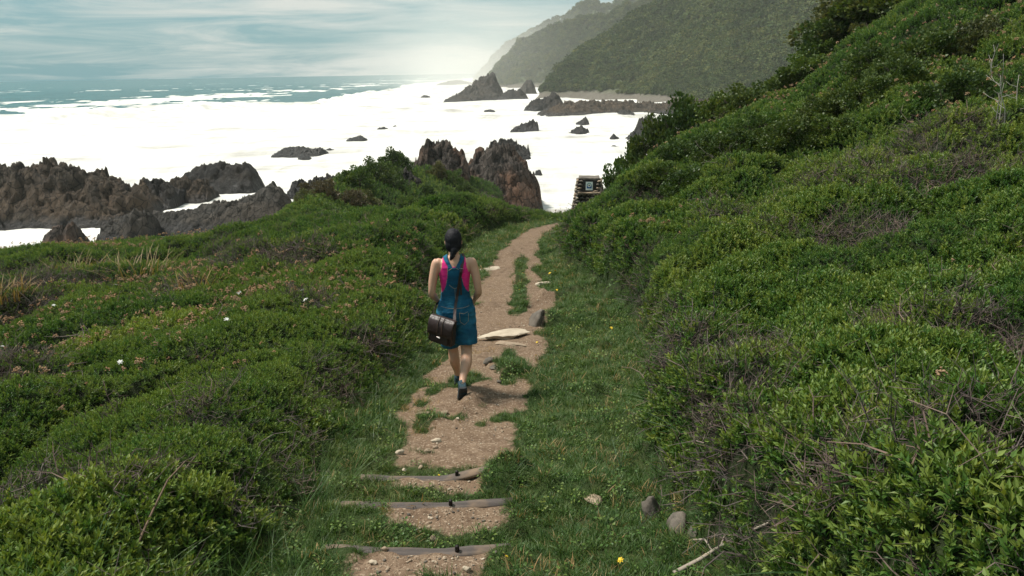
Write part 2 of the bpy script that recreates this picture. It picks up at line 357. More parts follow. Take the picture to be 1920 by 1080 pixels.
# ================================================================== SEA
def foam_edge(x, y):
    """signed: positive inside the surf zone along the shore"""
    yb = np.interp(x/np.maximum(y, 1), [-2.0, -0.7, -0.45, -0.25, -0.145, -0.08, -0.05, 2], [220, 295, 330, 385, 780, 1700, 2600, 2600])
    return y/yb
def build_sea():
    nr, nc = 520, 420
    r = np.concatenate([np.geomspace(38, 2600, nr-12), np.geomspace(3000, 60000, 12)])
    a = np.radians(np.linspace(-62, 62, nc)); nr = len(r)
    X = r[:, None]*np.sin(a)[None, :]; Y = r[:, None]*np.cos(a)[None, :]
    e = foam_edge(X, Y)
    wob = 0.26*fbm(X/75, Y/170, 81, 5, 0.6)+0.14*fbm(X/18, Y/80, 82, 4, 0.6)
    q = e+wob; fm = sstep(1.20, 0.86, q)
    # streaks of foam and whitecaps outside
    st = 1.25*fbm(X/70+0.3*fbm(X/60, Y/120, 88, 3), Y/105+0.5*fbm(X/90, Y/160, 84, 3), 83, 7, 0.72)
    lim = np.interp(e, [1.0, 1.2, 1.8, 2.6, 5.0], [0.06, 0.10, 0.12, 0.20, 0.50])
    fm = np.maximum(fm, 0.85*sstep(lim, lim+0.26, st)*np.interp(r, [0, 2500, 6000], [1, 1, 0])[:, None])
    # swell lines coming in, breaking on the edge of the surf
    ph = (Y*0.86-X*0.5+18*fbm(X/90, Y/90, 85, 2))/38
    sw = (0.5+0.5*np.sin(ph*2*np.pi))**3*1.3*np.interp(r, [50, 120, 900, 2000], [0.1, 0.5, 1, 0])[:, None]
    lip = 2.2*np.exp(-((q-1.0)/0.05)**2)*(0.4+0.9*vnoise(X/30, Y/30, 86))*np.interp(r, [150, 260, 900, 1600], [0, 1, 1, 0])[:, None]
    chop = (0.35*fbm(X/11, Y/6, 87, 4)+0.25*np.abs(fbm(X/4, Y/4, 89, 2)))*np.interp(r, [30, 1200, 2500], [1, 0.8, 0])[:, None]
    Z = sw+lip+chop-0.3
    nz = np.interp(r, [38, 60, 90], [0.2, 0.5, 1])[:, None]
    V = np.stack([X, Y, Z*nz], -1).reshape(-1, 3)
    k = Mat('sea_water'); c = k.coord('Object')
    f = k.attr('foam')
    fn = k.noise(k.coord('Object', (0.10, 0.022, 0.1), (0, 0, R(-6))), 1.0, 8, 0.70, 0.7); fine = k.noise(k.coord('Object', (0.7, 0.22, 0.5)), 1.0, 6, 0.7, 0.3)
    ff = k.math('ADD', f, k.math('MULTIPLY', k.math('SUBTRACT', fn, 0.5), 1.05))
    ff = k.math('ADD', ff, k.math('MULTIPLY', k.math('SUBTRACT', fine, 0.5), 0.30))
    ff = k.ramp(ff, [(0.28, 0.0), (0.58, 1.0)])
    cs = k.coord('Object', (0.035, 0.10, 0.1), (0, 0, R(-12))); sn = k.noise(cs, 1.0, 6, 0.62, 0.8)
    sn2 = k.math('ADD', k.math('MULTIPLY', sn, 0.6), k.math('MULTIPLY', fn, 0.4)); foamc = k.ramp(sn2, [(0.35, (0.36, 0.34, 0.31)), (0.45, (0.56, 0.545, 0.51)), (0.58, (0.80, 0.785, 0.745))])
    watc = k.ramp(k.noise(c, 0.02, 4), [(0.35, (0.016, 0.085, 0.092)), (0.65, (0.030, 0.125, 0.125))])
    k.base(k.mix(ff, watc, foamc)); k.rough(k.math('ADD', k.math('MULTIPLY', ff, 0.6), 0.22)); k.b.inputs['IOR'].default_value = 1.33
    cw = k.coord('Object', (0.25, 0.7, 0.5), (0, 0, R(-20)))
    k.bump(k.math('ADD', k.noise(cw, 1.0, 6, 0.62), k.math('MULTIPLY', fine, 0.4)), 0.55, 0.8)
    me = mesh_np('sea', V, grid_faces(nr, nc), [k.m], True, {'foam': fm.ravel()})
    tag(link('sea', me), kind='structure')
build_sea()

# ================================================================== THE FAR MOUNTAIN
def spur(pts): return np.array([tuple(at(px, py, Y)) for px, py, Y in pts], float)
SPURS = [spur([(898, 150, 1330), (912, 132, 1320), (955, 80, 1290), (992, 47, 1280), (1046, 26, 1270), (1119, 2, 1260), (1300, -55, 1250), (1700, -200, 1240)]),
         spur([(926, 158, 880), (940, 138, 870), (981, 80, 850), (1025, 60, 840), (1101, 35, 830), (1210, 4, 820), (1400, -62, 800), (1800, -220, 780)]),
         spur([(1015, 172, 520), (1040, 143, 515), (1101, 100, 505), (1138, 68, 495), (1185, 35, 490), (1247, 0, 485), (1400, -90, 470), (1700, -230, 450), (2100, -420, 430)]),
         spur([(1330, 178, 345), (1420, 120, 345), (1520, 60, 345), (1640, -10, 345), (1800, -110, 345), (2100, -280, 345)])]
CRS = [0.62, 0.60, 0.50, 0.42]
def mountain(x, y):
    z = np.full(x.shape, -30.0)
    for P, c in zip(SPURS, CRS):
        d, hz, sd = polyline(x, y, P)
        z = smax(z, hz-c*d, 10.0)
    g = 1-np.abs(fbm(x/85+0.3*fbm(x/60, y/60, 92, 2), y/210, 91, 3))
    z = z + 24*(g-0.8)*sstep(2, 45, z) + 4.5*fbm(x/35, y/35, 93, 3)*sstep(0, 25, z)
    return np.where(z > 8, z, 8-(8-z)*0.6) if False else z
def build_mountain():
    gx = np.arange(-110, 1250, 5.0); gy = np.concatenate([np.arange(235, 720, 4.5), np.arange(720, 1700, 8.0)])
    X, Y = np.meshgrid(gx, gy)
    Z = mountain(X, Y); Z = np.where((X > 30) & (Y < 520), Z, Z)
    V = np.stack([X, Y, Z], -1).reshape(-1, 3)
    k = Mat('forest_floor'); c = k.coord('Object'); n = k.noise(c, 0.03, 6)
    g = k.N('ShaderNodeNewGeometry'); sp = k.N('ShaderNodeSeparateXYZ'); k.L(g.outputs['Position'], sp.inputs[0])
    low = k.ramp(k.math('ADD', k.math('MULTIPLY', sp.outputs[2], 0.1), k.math('MULTIPLY', n, 0.4)), [(0.45, 1.0), (0.85, 0.0)])
    grn = k.ramp(n, [(0.35, (0.028, 0.048, 0.018)), (0.65, (0.075, 0.10, 0.035))])
    k.base(k.mix(low, grn, (0.11, 0.095, 0.075))); k.rough(0.95)
    k.bump(k.noise(c, 0.25, 5), 0.8, 2.0)
    tag(link('mountain', mesh_np('mountain', V, grid_faces(len(gy), len(gx)), [k.m])), kind='structure')
build_mountain()
# ================================================================== FOLIAGE PIECES
class Soup:
    """collects leaf blades, sticks and blobs into one mesh"""
    def __init__(s): s.v = []; s.f = []; s.tip = []; s.mi = []; s.n = 0
    def add(s, V, F, tip, mi=0):
        s.v.append(np.asarray(V, float)); s.f += [tuple(i+s.n for i in q) for q in F]
        s.tip.append(np.broadcast_to(np.asarray(tip, float), (len(V),))); s.mi += [mi]*len(F); s.n += len(V)
    def leaf(s, p, d, n, ln, wd, tip, curl=0.25, mi=0):
        d = d/np.linalg.norm(d); sd = np.cross(d, n); q = np.linalg.norm(sd); sd = sd/q if q > 1e-6 else np.array([1., 0, 0]); n = np.cross(sd, d)
        V = [p, p+d*ln*0.5+sd*wd*0.5+n*ln*0.06, p+d*ln-n*ln*curl*0.6, p+d*ln*0.5-sd*wd*0.5+n*ln*0.06, p+d*ln*0.52-n*wd*0.12]
        s.add(V, [(0, 1, 2, 4), (0, 4, 2, 3)], tip, mi)
    def blade(s, p, d, ln, wd, bend, tip, segs=3, mi=0):
        d = d/np.linalg.norm(d); sd = np.cross(d, [0, 0, 1.0]); q = np.linalg.norm(sd)
        sd = sd/q if q > 0.05 else np.array([1., 0, 0]); b = np.cross(sd, d)
        if b[2] > 0: b = -b
        V = []; F = []
        for i in range(segs):
            t = i/segs; c = p+d*ln*t+b*bend*ln*t*t; w = wd*(1-t*0.75)
            V += [c+sd*w/2, c-sd*w/2]
        V.append(p+d*ln+b*bend*ln)
        for i in range(segs-1): F.append((2*i, 2*i+1, 2*i+3, 2*i+2))
        F.append((2*segs-2, 2*segs-1, 2*segs))
        s.add(V, F, np.append(np.repeat(np.arange(segs)/segs, 2), 1.0)*tip, mi)
    def stick(s, pts, r0, r1, tip, mi=0, k=3):
        pts = [np.asarray(p, float) for p in pts]; V = []; F = []
        for i, p in enumerate(pts):
            a = pts[min(i+1, len(pts)-1)]-pts[max(i-1, 0)]; a = a/(np.linalg.norm(a)+1e-9)
            u = np.cross(a, [0.3, 0.1, 1.0]); u /= np.linalg.norm(u)+1e-9; w = np.cross(a, u); r = r0+(r1-r0)*i/(len(pts)-1)
            V += [p+r*(math.cos(2*math.pi*j/k)*u+math.sin(2*math.pi*j/k)*w) for j in range(k)]
        for i in range(len(pts)-1):
            for j in range(k): F.append((i*k+j, i*k+(j+1) % k, (i+1)*k+(j+1) % k, (i+1)*k+j))
        F.append(tuple(range((len(pts)-1)*k, len(pts)*k)))
        s.add(V, F, tip, mi)
    def lump(s, c, r, tip, mi=0, rng=None):
        V = np.array([(0, 0, 1), (.9, 0, .2), (.28, .86, .2), (-.73, .53, .2), (-.73, -.53, .2), (.28, -.86, .2), (0, 0, -.7)], float)
        if rng is not None: V = V*(0.8+0.4*rng.random((7, 1)))
        F = [(0, 1, 2), (0, 2, 3), (0, 3, 4), (0, 4, 5), (0, 5, 1), (6, 2, 1), (6, 3, 2), (6, 4, 3), (6, 5, 4), (6, 1, 5)]
        s.add(c+V*r, F, tip, mi)
    def mesh(s, name, mats, smooth=False):
        V = np.concatenate(s.v); tip = np.concatenate(s.tip)
        me = mesh_np(name, V, s.f, mats, smooth, {'tipness': tip}); me.polygons.foreach_set('material_index', np.array(s.mi, np.int32)); return me

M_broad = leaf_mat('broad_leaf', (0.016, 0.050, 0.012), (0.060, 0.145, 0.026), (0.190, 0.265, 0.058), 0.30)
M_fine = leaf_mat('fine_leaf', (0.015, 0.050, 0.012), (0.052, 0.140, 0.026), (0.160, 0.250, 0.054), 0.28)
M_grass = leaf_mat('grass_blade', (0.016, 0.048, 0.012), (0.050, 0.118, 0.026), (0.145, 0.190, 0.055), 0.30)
M_dry = leaf_mat('dry_grass', (0.20, 0.14, 0.065), (0.34, 0.25, 0.12), (0.50, 0.40, 0.22), 0.25)
M_twig = leaf_mat('dead_twig', (0.040, 0.032, 0.032), (0.095, 0.078, 0.074), (0.190, 0.155, 0.140), 0.0, 0.9)
M_stem = leaf_mat('green_stem', (0.035, 0.040, 0.016), (0.060, 0.070, 0.025), (0.090, 0.110, 0.040), 0.0, 0.8)
M_head = leaf_mat('dried_flower_head', (0.15, 0.088, 0.052), (0.27, 0.175, 0.105), (0.40, 0.285, 0.18), 0.1, 0.9)
M_crown = leaf_mat('forest_leaf', (0.014, 0.034, 0.012), (0.046, 0.086, 0.026), (0.115, 0.150, 0.046), 0.2, 0.85)

def unit(rng, up=0.0):
    v = rng.normal(size=3); v[2] = v[2]+up; return v/np.linalg.norm(v)
def sprig(name, seed, h, nl, ln, wd, mat):
    """upright shoot with leaves spiralling round several little stems"""
    g = np.random.default_rng(seed); s = Soup()
    for k in range(3):
        base = np.array([g.normal()*0.02, g.normal()*0.02, 0]); ax = unit(g, 2.6)
        hh = h*(0.7+0.5*g.random()); s.stick([base-ax*h*0.5, base+ax*hh*0.5, base+ax*hh], 0.0022, 0.0012, 0.2, 1)
        m = nl//3
        for i in range(m):
            t = 0.15+0.85*i/m; a = i*2.4+k; o = np.array([math.cos(a), math.sin(a), 0])
            d = o*(1.15-0.75*t)+ax*(0.35+0.9*t)+g.normal(size=3)*0.18
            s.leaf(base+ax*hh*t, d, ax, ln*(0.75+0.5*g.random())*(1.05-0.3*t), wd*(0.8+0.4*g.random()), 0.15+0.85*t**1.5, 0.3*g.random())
    return s.mesh(name, [mat, M_stem])
def tuft(name, seed, nb, h, wd, spread, mat, tipv=0.9, segs=3):
    g = np.random.default_rng(seed); s = Soup()
    for i in range(nb):
        a = g.random()*6.283; r = spread*math.sqrt(g.random()); p = np.array([r*math.cos(a), r*math.sin(a), -0.01])
        d = np.array([math.cos(a)*0.5*g.random(), math.sin(a)*0.5*g.random(), 1.0])+g.normal(size=3)*0.22
        s.blade(p, d, h*(0.5+0.75*g.random()), wd*(0.7+0.6*g.random()), 0.15+0.5*g.random(), tipv, segs)
    return s.mesh(name, [mat])
def rosette(name, seed):
    g = np.random.default_rng(seed); s = Soup()
    for i in range(9):
        a = i*2.4+g.random(); h = 0.02+0.03*g.random(); o = np.array([math.cos(a), math.sin(a), 0])
        c = o*(0.015+0.03*g.random())+np.array([0, 0, h])
        s.leaf(c, o+np.array([0, 0, 0.25*g.normal()]), np.array([0, 0, 1.0]), 0.016+0.013*g.random(), 0.013+0.008*g.random(), 0.4+0.5*g.random(), 0.3)
    return s.mesh(name, [M_broad])
def twigs(name, seed, n=13, size=0.22):
    g = np.random.default_rng(seed); s = Soup()
    for i in range(n):
        p = np.array([g.normal()*0.07, g.normal()*0.07, -0.05]); d = unit(g, 0.9); P = [p]
        for j in range(3):
            p = p+d*size*(0.3+0.3*g.random()); d = d+g.normal(size=3)*0.45; d /= np.linalg.norm(d); P.append(p)
        s.stick(P, 0.0035*(0.5+g.random()), 0.0012, g.random())
        for j in (1, 2):
            for q in range(2): s.stick([P[j], P[j]+unit(g, 0.6)*size*0.3], 0.0016, 0.0008, g.random())
    return s.mesh(name, [M_twig])
def flower_head(name, seed):
    g = np.random.default_rng(seed); s = Soup()
    top = np.array([g.normal()*0.015, g.normal()*0.015, 0.13]); s.stick([(0, 0, -0.04), (0, 0, 0.05), top], 0.0022, 0.0015, 0.5, 1)
    for i in range(9): s.lump(top+np.array([g.normal()*0.014, g.normal()*0.014, g.normal()*0.006]), 0.0075*(0.7+0.6*g.random()), g.random(), 0, g)
    return s.mesh(name, [M_head, M_stem])
def crown(name, seed):
    """forest tree top, a few metres across"""
    g = np.random.default_rng(seed); s = Soup()
    lob = [(unit(g, 0.6)*np.array([1, 1, .6])*0.55, 0.45+0.25*g.random()) for _ in range(6)]+[(np.array([0, 0, 0.3]), 0.6)]
    for c, r in lob:
        for i in range(34):
            u = unit(g, 0.5); p = c+u*r*(0.75+0.3*g.random())
            s.leaf(p, unit(g)+u*0.2, u, 0.34*(0.6+0.7*g.random()), 0.30, np.clip(0.5+0.28*g.normal(), 0, 1))
    s.stick([(0, 0, -1.3), (0, 0, 0.2)], 0.09, 0.04, 0.2, 1)
    return s.mesh(name, [M_crown, M_twig])

def scatter(name, meshes, P, Nrm, scale, tint, upmix=0.5, jitter=0.25, kindx=None, seed=1, label=None, cat=None):
    """one 'stuff' object: points that carry size, turn and tint, instanced by geometry nodes"""
    g = np.random.default_rng(seed); n = len(P)
    d = Nrm*(1-upmix)+np.array([0, 0, 1.0])*upmix+g.normal(size=(n, 3))*jitter; d /= np.linalg.norm(d, axis=1)[:, None]
    a = g.random(n)*2*np.pi; t = np.stack([np.cos(a), np.sin(a), np.zeros(n)], 1)
    X = t-d*(t*d).sum(1)[:, None]; X /= np.linalg.norm(X, axis=1)[:, None]; Yv = np.cross(d, X)
    Rm = np.stack([X, Yv, d], -1)
    eul = np.stack([np.arctan2(Rm[:, 2, 1], Rm[:, 2, 2]), -np.arcsin(np.clip(Rm[:, 2, 0], -1, 1)), np.arctan2(Rm[:, 1, 0], Rm[:, 0, 0])], 1)
    me = bpy.data.meshes.new(name); me.vertices.add(n); me.vertices.foreach_set('co', np.asarray(P, np.float32).ravel())
    def fa(k, typ, v, fld): a_ = me.attributes.new(k, typ, 'POINT'); a_.data.foreach_set(fld, np.asarray(v).ravel())
    fa('turn', 'FLOAT_VECTOR', eul.astype(np.float32), 'vector'); fa('size', 'FLOAT', np.asarray(scale, np.float32), 'value'); fa('tint', 'FLOAT', np.clip(tint, 0, 1).astype(np.float32), 'value')
    pid = g.integers(0, len(meshes), n) if kindx is None else kindx
    fa('which', 'INT', np.asarray(pid, np.int32), 'value')
    coll = bpy.data.collections.new(name+'_pieces')
    for i, m in enumerate(meshes): coll.objects.link(bpy.data.objects.new('%s_%02d' % (name+'_piece', i), m))
    ng = bpy.data.node_groups.new(name, 'GeometryNodeTree')
    ng.interface.new_socket('Geometry', in_out='INPUT', socket_type='NodeSocketGeometry'); ng.interface.new_socket('Geometry', in_out='OUTPUT', socket_type='NodeSocketGeometry')
    N = ng.nodes.new; L = ng.links.new
    gi = N('NodeGroupInput'); go = N('NodeGroupOutput'); ip = N('GeometryNodeInstanceOnPoints'); ci = N('GeometryNodeCollectionInfo')
    ci.inputs['Collection'].default_value = coll; ci.inputs['Separate Children'].default_value = True; ci.inputs['Reset Children'].default_value = True
    def na(k, typ): q = N('GeometryNodeInputNamedAttribute'); q.data_type = typ; q.inputs['Name'].default_value = k; return q.outputs['Attribute']
    ip.inputs['Pick Instance'].default_value = True
    L(gi.outputs[0], ip.inputs['Points']); L(ci.outputs[0], ip.inputs['Instance']); L(na('which', 'INT'), ip.inputs['Instance Index'])
    e2r = N('FunctionNodeEulerToRotation'); L(na('turn', 'FLOAT_VECTOR'), e2r.inputs[0]); L(e2r.outputs[0], ip.inputs['Rotation'])
    L(na('size', 'FLOAT'), ip.inputs['Scale']); L(ip.outputs[0], go.inputs[0])
    o = link(name, me); md = o.modifiers.new('scatter', 'NODES'); md.node_group = ng
    return tag(o, label, cat, None, 'stuff')

def normals(x, y, e=0.04):
    zx = (terrain(x+e, y)-terrain(x-e, y))/(2*e); zy = (terrain(x, y+e)-terrain(x, y-e))/(2*e)
    n = np.stack([-zx, -zy, np.ones_like(zx)], 1); return n/np.linalg.norm(n, axis=1)[:, None]
def in_view(x, y, z, mx=260, my=170):
    u, v, w = project(x, y, z); return (w > 0.3) & (u > -mx) & (u < 1920+mx) & (v > -my) & (v < 1080+my)
def sample(density, dmin, dmax, seed, amax=47):
    """points in plan, density(distance) per square metre"""
    g = np.random.default_rng(seed); bands = np.geomspace(dmin, dmax, 24); out = []
    for a, b in zip(bands[:-1], bands[1:]):
        area = R(2*amax)/2*(b*b-a*a); n = int(area*density((a+b)/2))
        r = np.sqrt(a*a+(b*b-a*a)*g.random(n)); t = R(amax)*(2*g.random(n)-1)
        out.append(np.stack([r*np.sin(t), r*np.cos(t)], 1))
    return np.concatenate(out)

# patches of bare grey-purple twigs seen in the photo: (pixel, pixel, radius in metres)
DEAD_PX = [(1330, 640, .55), (1260, 600, .4), (1400, 690, .4), (1460, 1010, .45), (1380, 960, .3), (1350, 860, .35), (1450, 900, .3), (1800, 830, .5), (1780, 650, .6), (1600, 470, .8),
           (1760, 260, 1.2), (1690, 360, 1.0), (1380, 400, .8), (1050, 470, .5), (1230, 370, .6), (60, 930, .5), (230, 900, .3), (440, 490, .9), (120, 545, 1.2), (40, 580, .8), (560, 490, .8), (590, 560, .5), (340, 545, .6),
           (620, 720, .3), (650, 800, .25), (520, 880, .25), (380, 790, .25), (700, 670, .3), (20, 700, .6), (1560, 330, .8), (1880, 330, .7), (1180, 560, .5)]
DEAD = [(ground_at(a, b), r) for a, b, r in DEAD_PX]
def dead_field(x, y):
    f = np.zeros_like(x); wob = 0.35*fbm(x*1.5, y*1.5, 131, 3)
    for p, r in DEAD:
        k = max(1.0, p.y/8.0); d = np.sqrt((x-p.x)**2+((y-p.y)/k**0.4)**2)/r; f = np.maximum(f, 0.8*sstep(1.0, 0.35, d+wob))
    return np.maximum(f, 0.7*sstep(0.55, 0.7, fbm(x*0.55, y*0.55, 132, 3)))

def plant_cover():
    broad = [sprig('shrub_shoot', 100+i, 0.10, 39, 0.037, 0.0125, M_broad) for i in range(4)]
    fine = [sprig('fine_shoot', 200+i, 0.080, 42, 0.027, 0.0078, M_fine) for i in range(4)]
    # ---- shrub carpet
    q = sample(lambda d: 900*min(1, (5.5/d))**1.15, 1.3, 44, 301); x, y = q[:, 0], q[:, 1]
    z, m = terrain(x, y, True); keep = (m['veg'] > 0.30) & in_view(x, y, z) & (m['brow'] < 7) & (z > 1.5)
    x, y, z = x[keep], y[keep], z[keep]; m = {k: v[keep] for k, v in m.items()}
    df = dead_field(x, y); g = np.random.default_rng(5); keep = g.random(len(x)) > 0.68*df
    x, y, z = x[keep], y[keep], z[keep]; m = {k: v[keep] for k, v in m.items()}
    d = np.sqrt(x*x+y*y+(z-CAMZ)**2); n = normals(x, y, 0.05)
    sc = (0.75+0.5*g.random(len(x)))*np.clip(d/6.0, 1, 9)**0.42
    ti = 0.56-0.16*sstep(12, 22, y)*(m['s'] > 0)+0.55*fbm(x*0.35, y*0.35, 141, 3)+0.22*fbm(x*2.2, y*2.2, 142, 2)+0.16*g.normal(size=len(x))  # shade of the far right slope painted in as a lower tint
    is_right = m['s'] > 0
    mixn = fbm(x*0.5, y*0.5, 143, 2)
    br = np.where(is_right, mixn > -0.25, (mixn > 0.45) | ((y < 3.6)))
    kind = g.integers(0, 4, len(x))+np.where(br, 0, 4)
    P = np.stack([x, y, z-0.02], 1)
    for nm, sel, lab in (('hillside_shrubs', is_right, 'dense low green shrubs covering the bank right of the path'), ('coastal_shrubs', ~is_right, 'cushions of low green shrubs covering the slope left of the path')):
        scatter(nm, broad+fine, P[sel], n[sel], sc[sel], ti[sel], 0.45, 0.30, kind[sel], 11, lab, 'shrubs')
    # ---- knoll carpet: coarse sprigs
    q = sample(lambda d: 26*(50/d)**1.2, 31, 92, 302, 30); x, y = q[:, 0], q[:, 1]; z, m = terrain(x, y, True)
    keep = (m['brow'] > 3) & (z > 2.6+1.2*fbm(x*0.2, y*0.2, 151, 2)) & in_view(x, y, z) & (x < 25)
    x, y, z = x[keep], y[keep], z[keep]; n = normals(x, y, 0.2)
    scatter('knoll_shrubs', broad+fine, np.stack([x, y, z], 1), n, 2.6+1.6*g.random(len(x)), 0.30+0.40*fbm(x*0.16, y*0.16, 152, 3)+0.15*g.normal(size=len(x)), 0.5, 0.3, None, 12,
            'rough green scrub covering the rocky knoll above the surf', 'shrubs')
    # ---- dead twigs
    tw = [twigs('twig_tangle', 400+i) for i in range(4)]
    q = sample(lambda d: 120*min(1, 6/d)**1.25, 1.3, 34, 303); x, y = q[:, 0], q[:, 1]; z, m = terrain(x, y, True)
    df = dead_field(x, y)
    skirt = sstep(0.25, 0.5, m['veg'])*(1-sstep(0.75, 0.98, m['veg']))
    keep = (((df > 0.3) & (m['veg'] > 0.4)) | (g.random(len(x)) < 0.30*skirt) | ((g.random(len(x)) < 0.025) & (m['veg'] > 0.5))) & in_view(x, y, z)
    x, y, z = x[keep], y[keep], z[keep]; n = normals(x, y); d = np.hypot(x, y)
    scatter('dead_twigs', tw, np.stack([x, y, z-0.03], 1), n, (0.6+0.6*g.random(len(x)))*np.clip(d/6, 1, 6)**0.45, 0.35+0.25*g.normal(size=len(x)), 0.3, 0.5, None, 13, 'grey tangles of dead bare twigs among the shrubs', 'dead twigs')
    # ---- dried flower heads
    fh = [flower_head('flower_head', 500+i) for i in range(3)]
    q = sample(lambda d: 34*min(1, 8/d)**0.9, 2.2, 36, 304); x, y = q[:, 0], q[:, 1]; z, m = terrain(x, y, True)
    pat = sstep(-0.02, 0.45, fbm(x*0.22+4, y*0.22, 161, 3)+0.2*sstep(8, 16, m['t']+y*0.4)*(m['s'] > 0))
    keep = (m['veg'] > 0.6) & (g.random(len(x)) < 0.85*pat) & in_view(x, y, z) & (m['brow'] < 0)
    x, y, z = x[keep], y[keep], z[keep]; d = np.hypot(x, y)
    scatter('dried_flower_heads', fh, np.stack([x, y, z+0.02], 1), normals(x, y), (0.7+0.5*g.random(len(x)))*np.clip(d/7, 1, 5)**0.5, 0.5+0.25*g.normal(size=len(x)), 0.7, 0.2, None, 14, 'small pinkish brown dried flower heads dotting the shrubs', 'flower heads')
    # ---- turf of the verge and round the path
    lawn = [tuft('turf_tuft', 600+i, 26, 0.062, 0.0042, 0.045, M_grass) for i in range(4)]; long_ = [tuft('long_grass_tuft', 620+i, 20, 0.28, 0.005, 0.06, M_grass, 0.7, 4) for i in range(3)]
    ros = [rosette('weed_rosette', 640+i) for i in range(3)]; straw = [tuft('straw_tuft', 660+i, 16, 0.07, 0.004, 0.06, M_dry, 0.9) for i in range(2)]
    q = sample(lambda d: 760*min(1, 4.5/d)**1.3, 1.6, 27, 305, 30); x, y = q[:, 0], q[:, 1]; z, m = terrain(x, y, True)
    br = fbm(x*4, y*4, 171, 3)
    edge = m['pm']+0.35*br
    keep = (m['veg'] < 0.62) & (g.random(len(x)) < sstep(0.72, 0.22, edge)) & in_view(x, y, z) & (np.maximum(m['left'], 0) < 4)
    thin = fbm(x*1.2, y*1.2, 172, 3); keep &= g.random(len(x)) < np.clip(0.95-0.5*sstep(0.2, 0.6, thin), 0, 1)
    x, y, z = x[keep], y[keep], z[keep]; m = {k: v[keep] for k, v in m.items()}; d = np.hypot(x, y)
    sc = (0.6+0.6*g.random(len(x)))*np.clip(d/5, 1, 6)**0.5*(1-0.35*sstep(0.05, 0.4, m['pm']))
    r_ = g.random(len(x)); kind = np.where(r_ < 0.86, g.integers(0, 4, len(x)), np.where(r_ < 0.95, 4+g.integers(0, 3, len(x)), 7+g.integers(0, 2, len(x))))
    scatter('turf', lawn+ros+straw, np.stack([x, y, z], 1), normals(x, y), sc, 0.45+0.3*fbm(x*0.9, y*0.9, 173, 3)+0.15*g.normal(size=len(x)), 0.6, 0.25, kind, 15, 'short green turf with clover along the path and between the steps', 'grass')
    # ---- straw litter at the worn edges of the path
    q = sample(lambda d: 120*min(1, 5/d)**1.2, 2.2, 14, 307, 24); x, y = q[:, 0], q[:, 1]; z, m = terrain(x, y, True)
    keep = (m['pm'] > 0.25) & (m['s'] < 0.05) & (m['s'] > -0.75) & (g.random(len(x)) < 0.8*sstep(0.0, 0.4, fbm(x*1.7, y*1.7, 176, 3)+0.25*sstep(0.1, -0.4, m['s'])))
    x, y, z = x[keep], y[keep], z[keep]
    scatter('straw_litter', straw, np.stack([x, y, z-0.012], 1), normals(x, y), 0.5+0.5*g.random(len(x)), 0.4+0.3*g.normal(size=len(x)), 0.2, 0.9, None, 17, 'pale dry straw flattened along the worn edge of the path', 'dry grass')
    # ---- long grass at the foot of the left bank and by the hedge on the right
    q = sample(lambda d: 110*min(1, 4/d)**1.2, 1.5, 12, 306, 46); x, y = q[:, 0], q[:, 1]; z, m = terrain(x, y, True)
    foot = sstep(0.02, 0.15, m['left'])*(1-sstep(0.30, 0.5, m['left']))
    corner = (m['left'] > 0.1)*(1-sstep(0.9, 1.6, m['left']+0.4*fbm(x, y, 174, 2)))*(1-sstep(2.8, 3.8, y))
    rt = sstep(0.6, 0.9, m['right'])*(1-sstep(0.3, 0.5, m['t']))*0.12
    keep = (g.random(len(x)) < np.clip(foot*0.5+corner*0.35+rt, 0, 1)) & in_view(x, y, z) & (y < 11)
    x, y, z = x[keep], y[keep], z[keep]
    scatter('long_grass', long_, np.stack([x, y, z-0.02], 1), normals(x, y), 0.45+0.75*g.random(len(x)), 0.35+0.3*fbm(x*1.1, y*1.1, 175, 2)+0.12*g.normal(size=len(x)), 0.5, 0.3, None, 16, 'long dark green grass at the foot of the left bank', 'grass')
plant_cover()

def forest():
    g = np.random.default_rng(77); n = 240000
    y = 250+1150*g.random(n)**1.5; x = y*(-0.12+0.95*g.random(n))
    z = mountain(x, y); lowlim = 3+2*fbm(x/30, y/30, 181, 2)
    keep = (z > lowlim) & in_view(x, y, z, 60, 40); pr = np.clip((y/380)**-0.6, 0.25, 1)
    keep &= g.random(n) < pr
    clear = fbm(x/60, y/60, 182, 3); keep &= (z > 12) | (clear < 0.35) | (g.random(n) < 0.4)
    x, y, z = x[keep], y[keep], z[keep]
    e = 3.0; nx = -(mountain(x+e, y)-mountain(x-e, y))/(2*e); ny = -(mountain(x, y+e)-mountain(x, y-e))/(2*e)
    nn = np.stack([nx, ny, np.ones_like(nx)], 1); nn /= np.linalg.norm(nn, axis=1)[:, None]
    sc = (1.3+2.3*g.random(len(x))**2.5)*np.clip((y/400)**0.35, 0.9, 1.7)*np.interp(z, [4, 20], [0.7, 1])
    ti = 0.40+0.45*fbm(x/110, y/110, 184, 3)+0.4*fbm(x/28, y/28, 183, 3)+0.26*g.normal(size=len(x))
    print('forest', len(x))
    scatter('forest', [crown('forest_crown', 700+i) for i in range(4)], np.stack([x, y, z+0.4*sc], 1), nn, sc, ti, 0.7, 0.15, None, 18, 'dense hazy forest covering the far mountainside', 'forest')
forest()
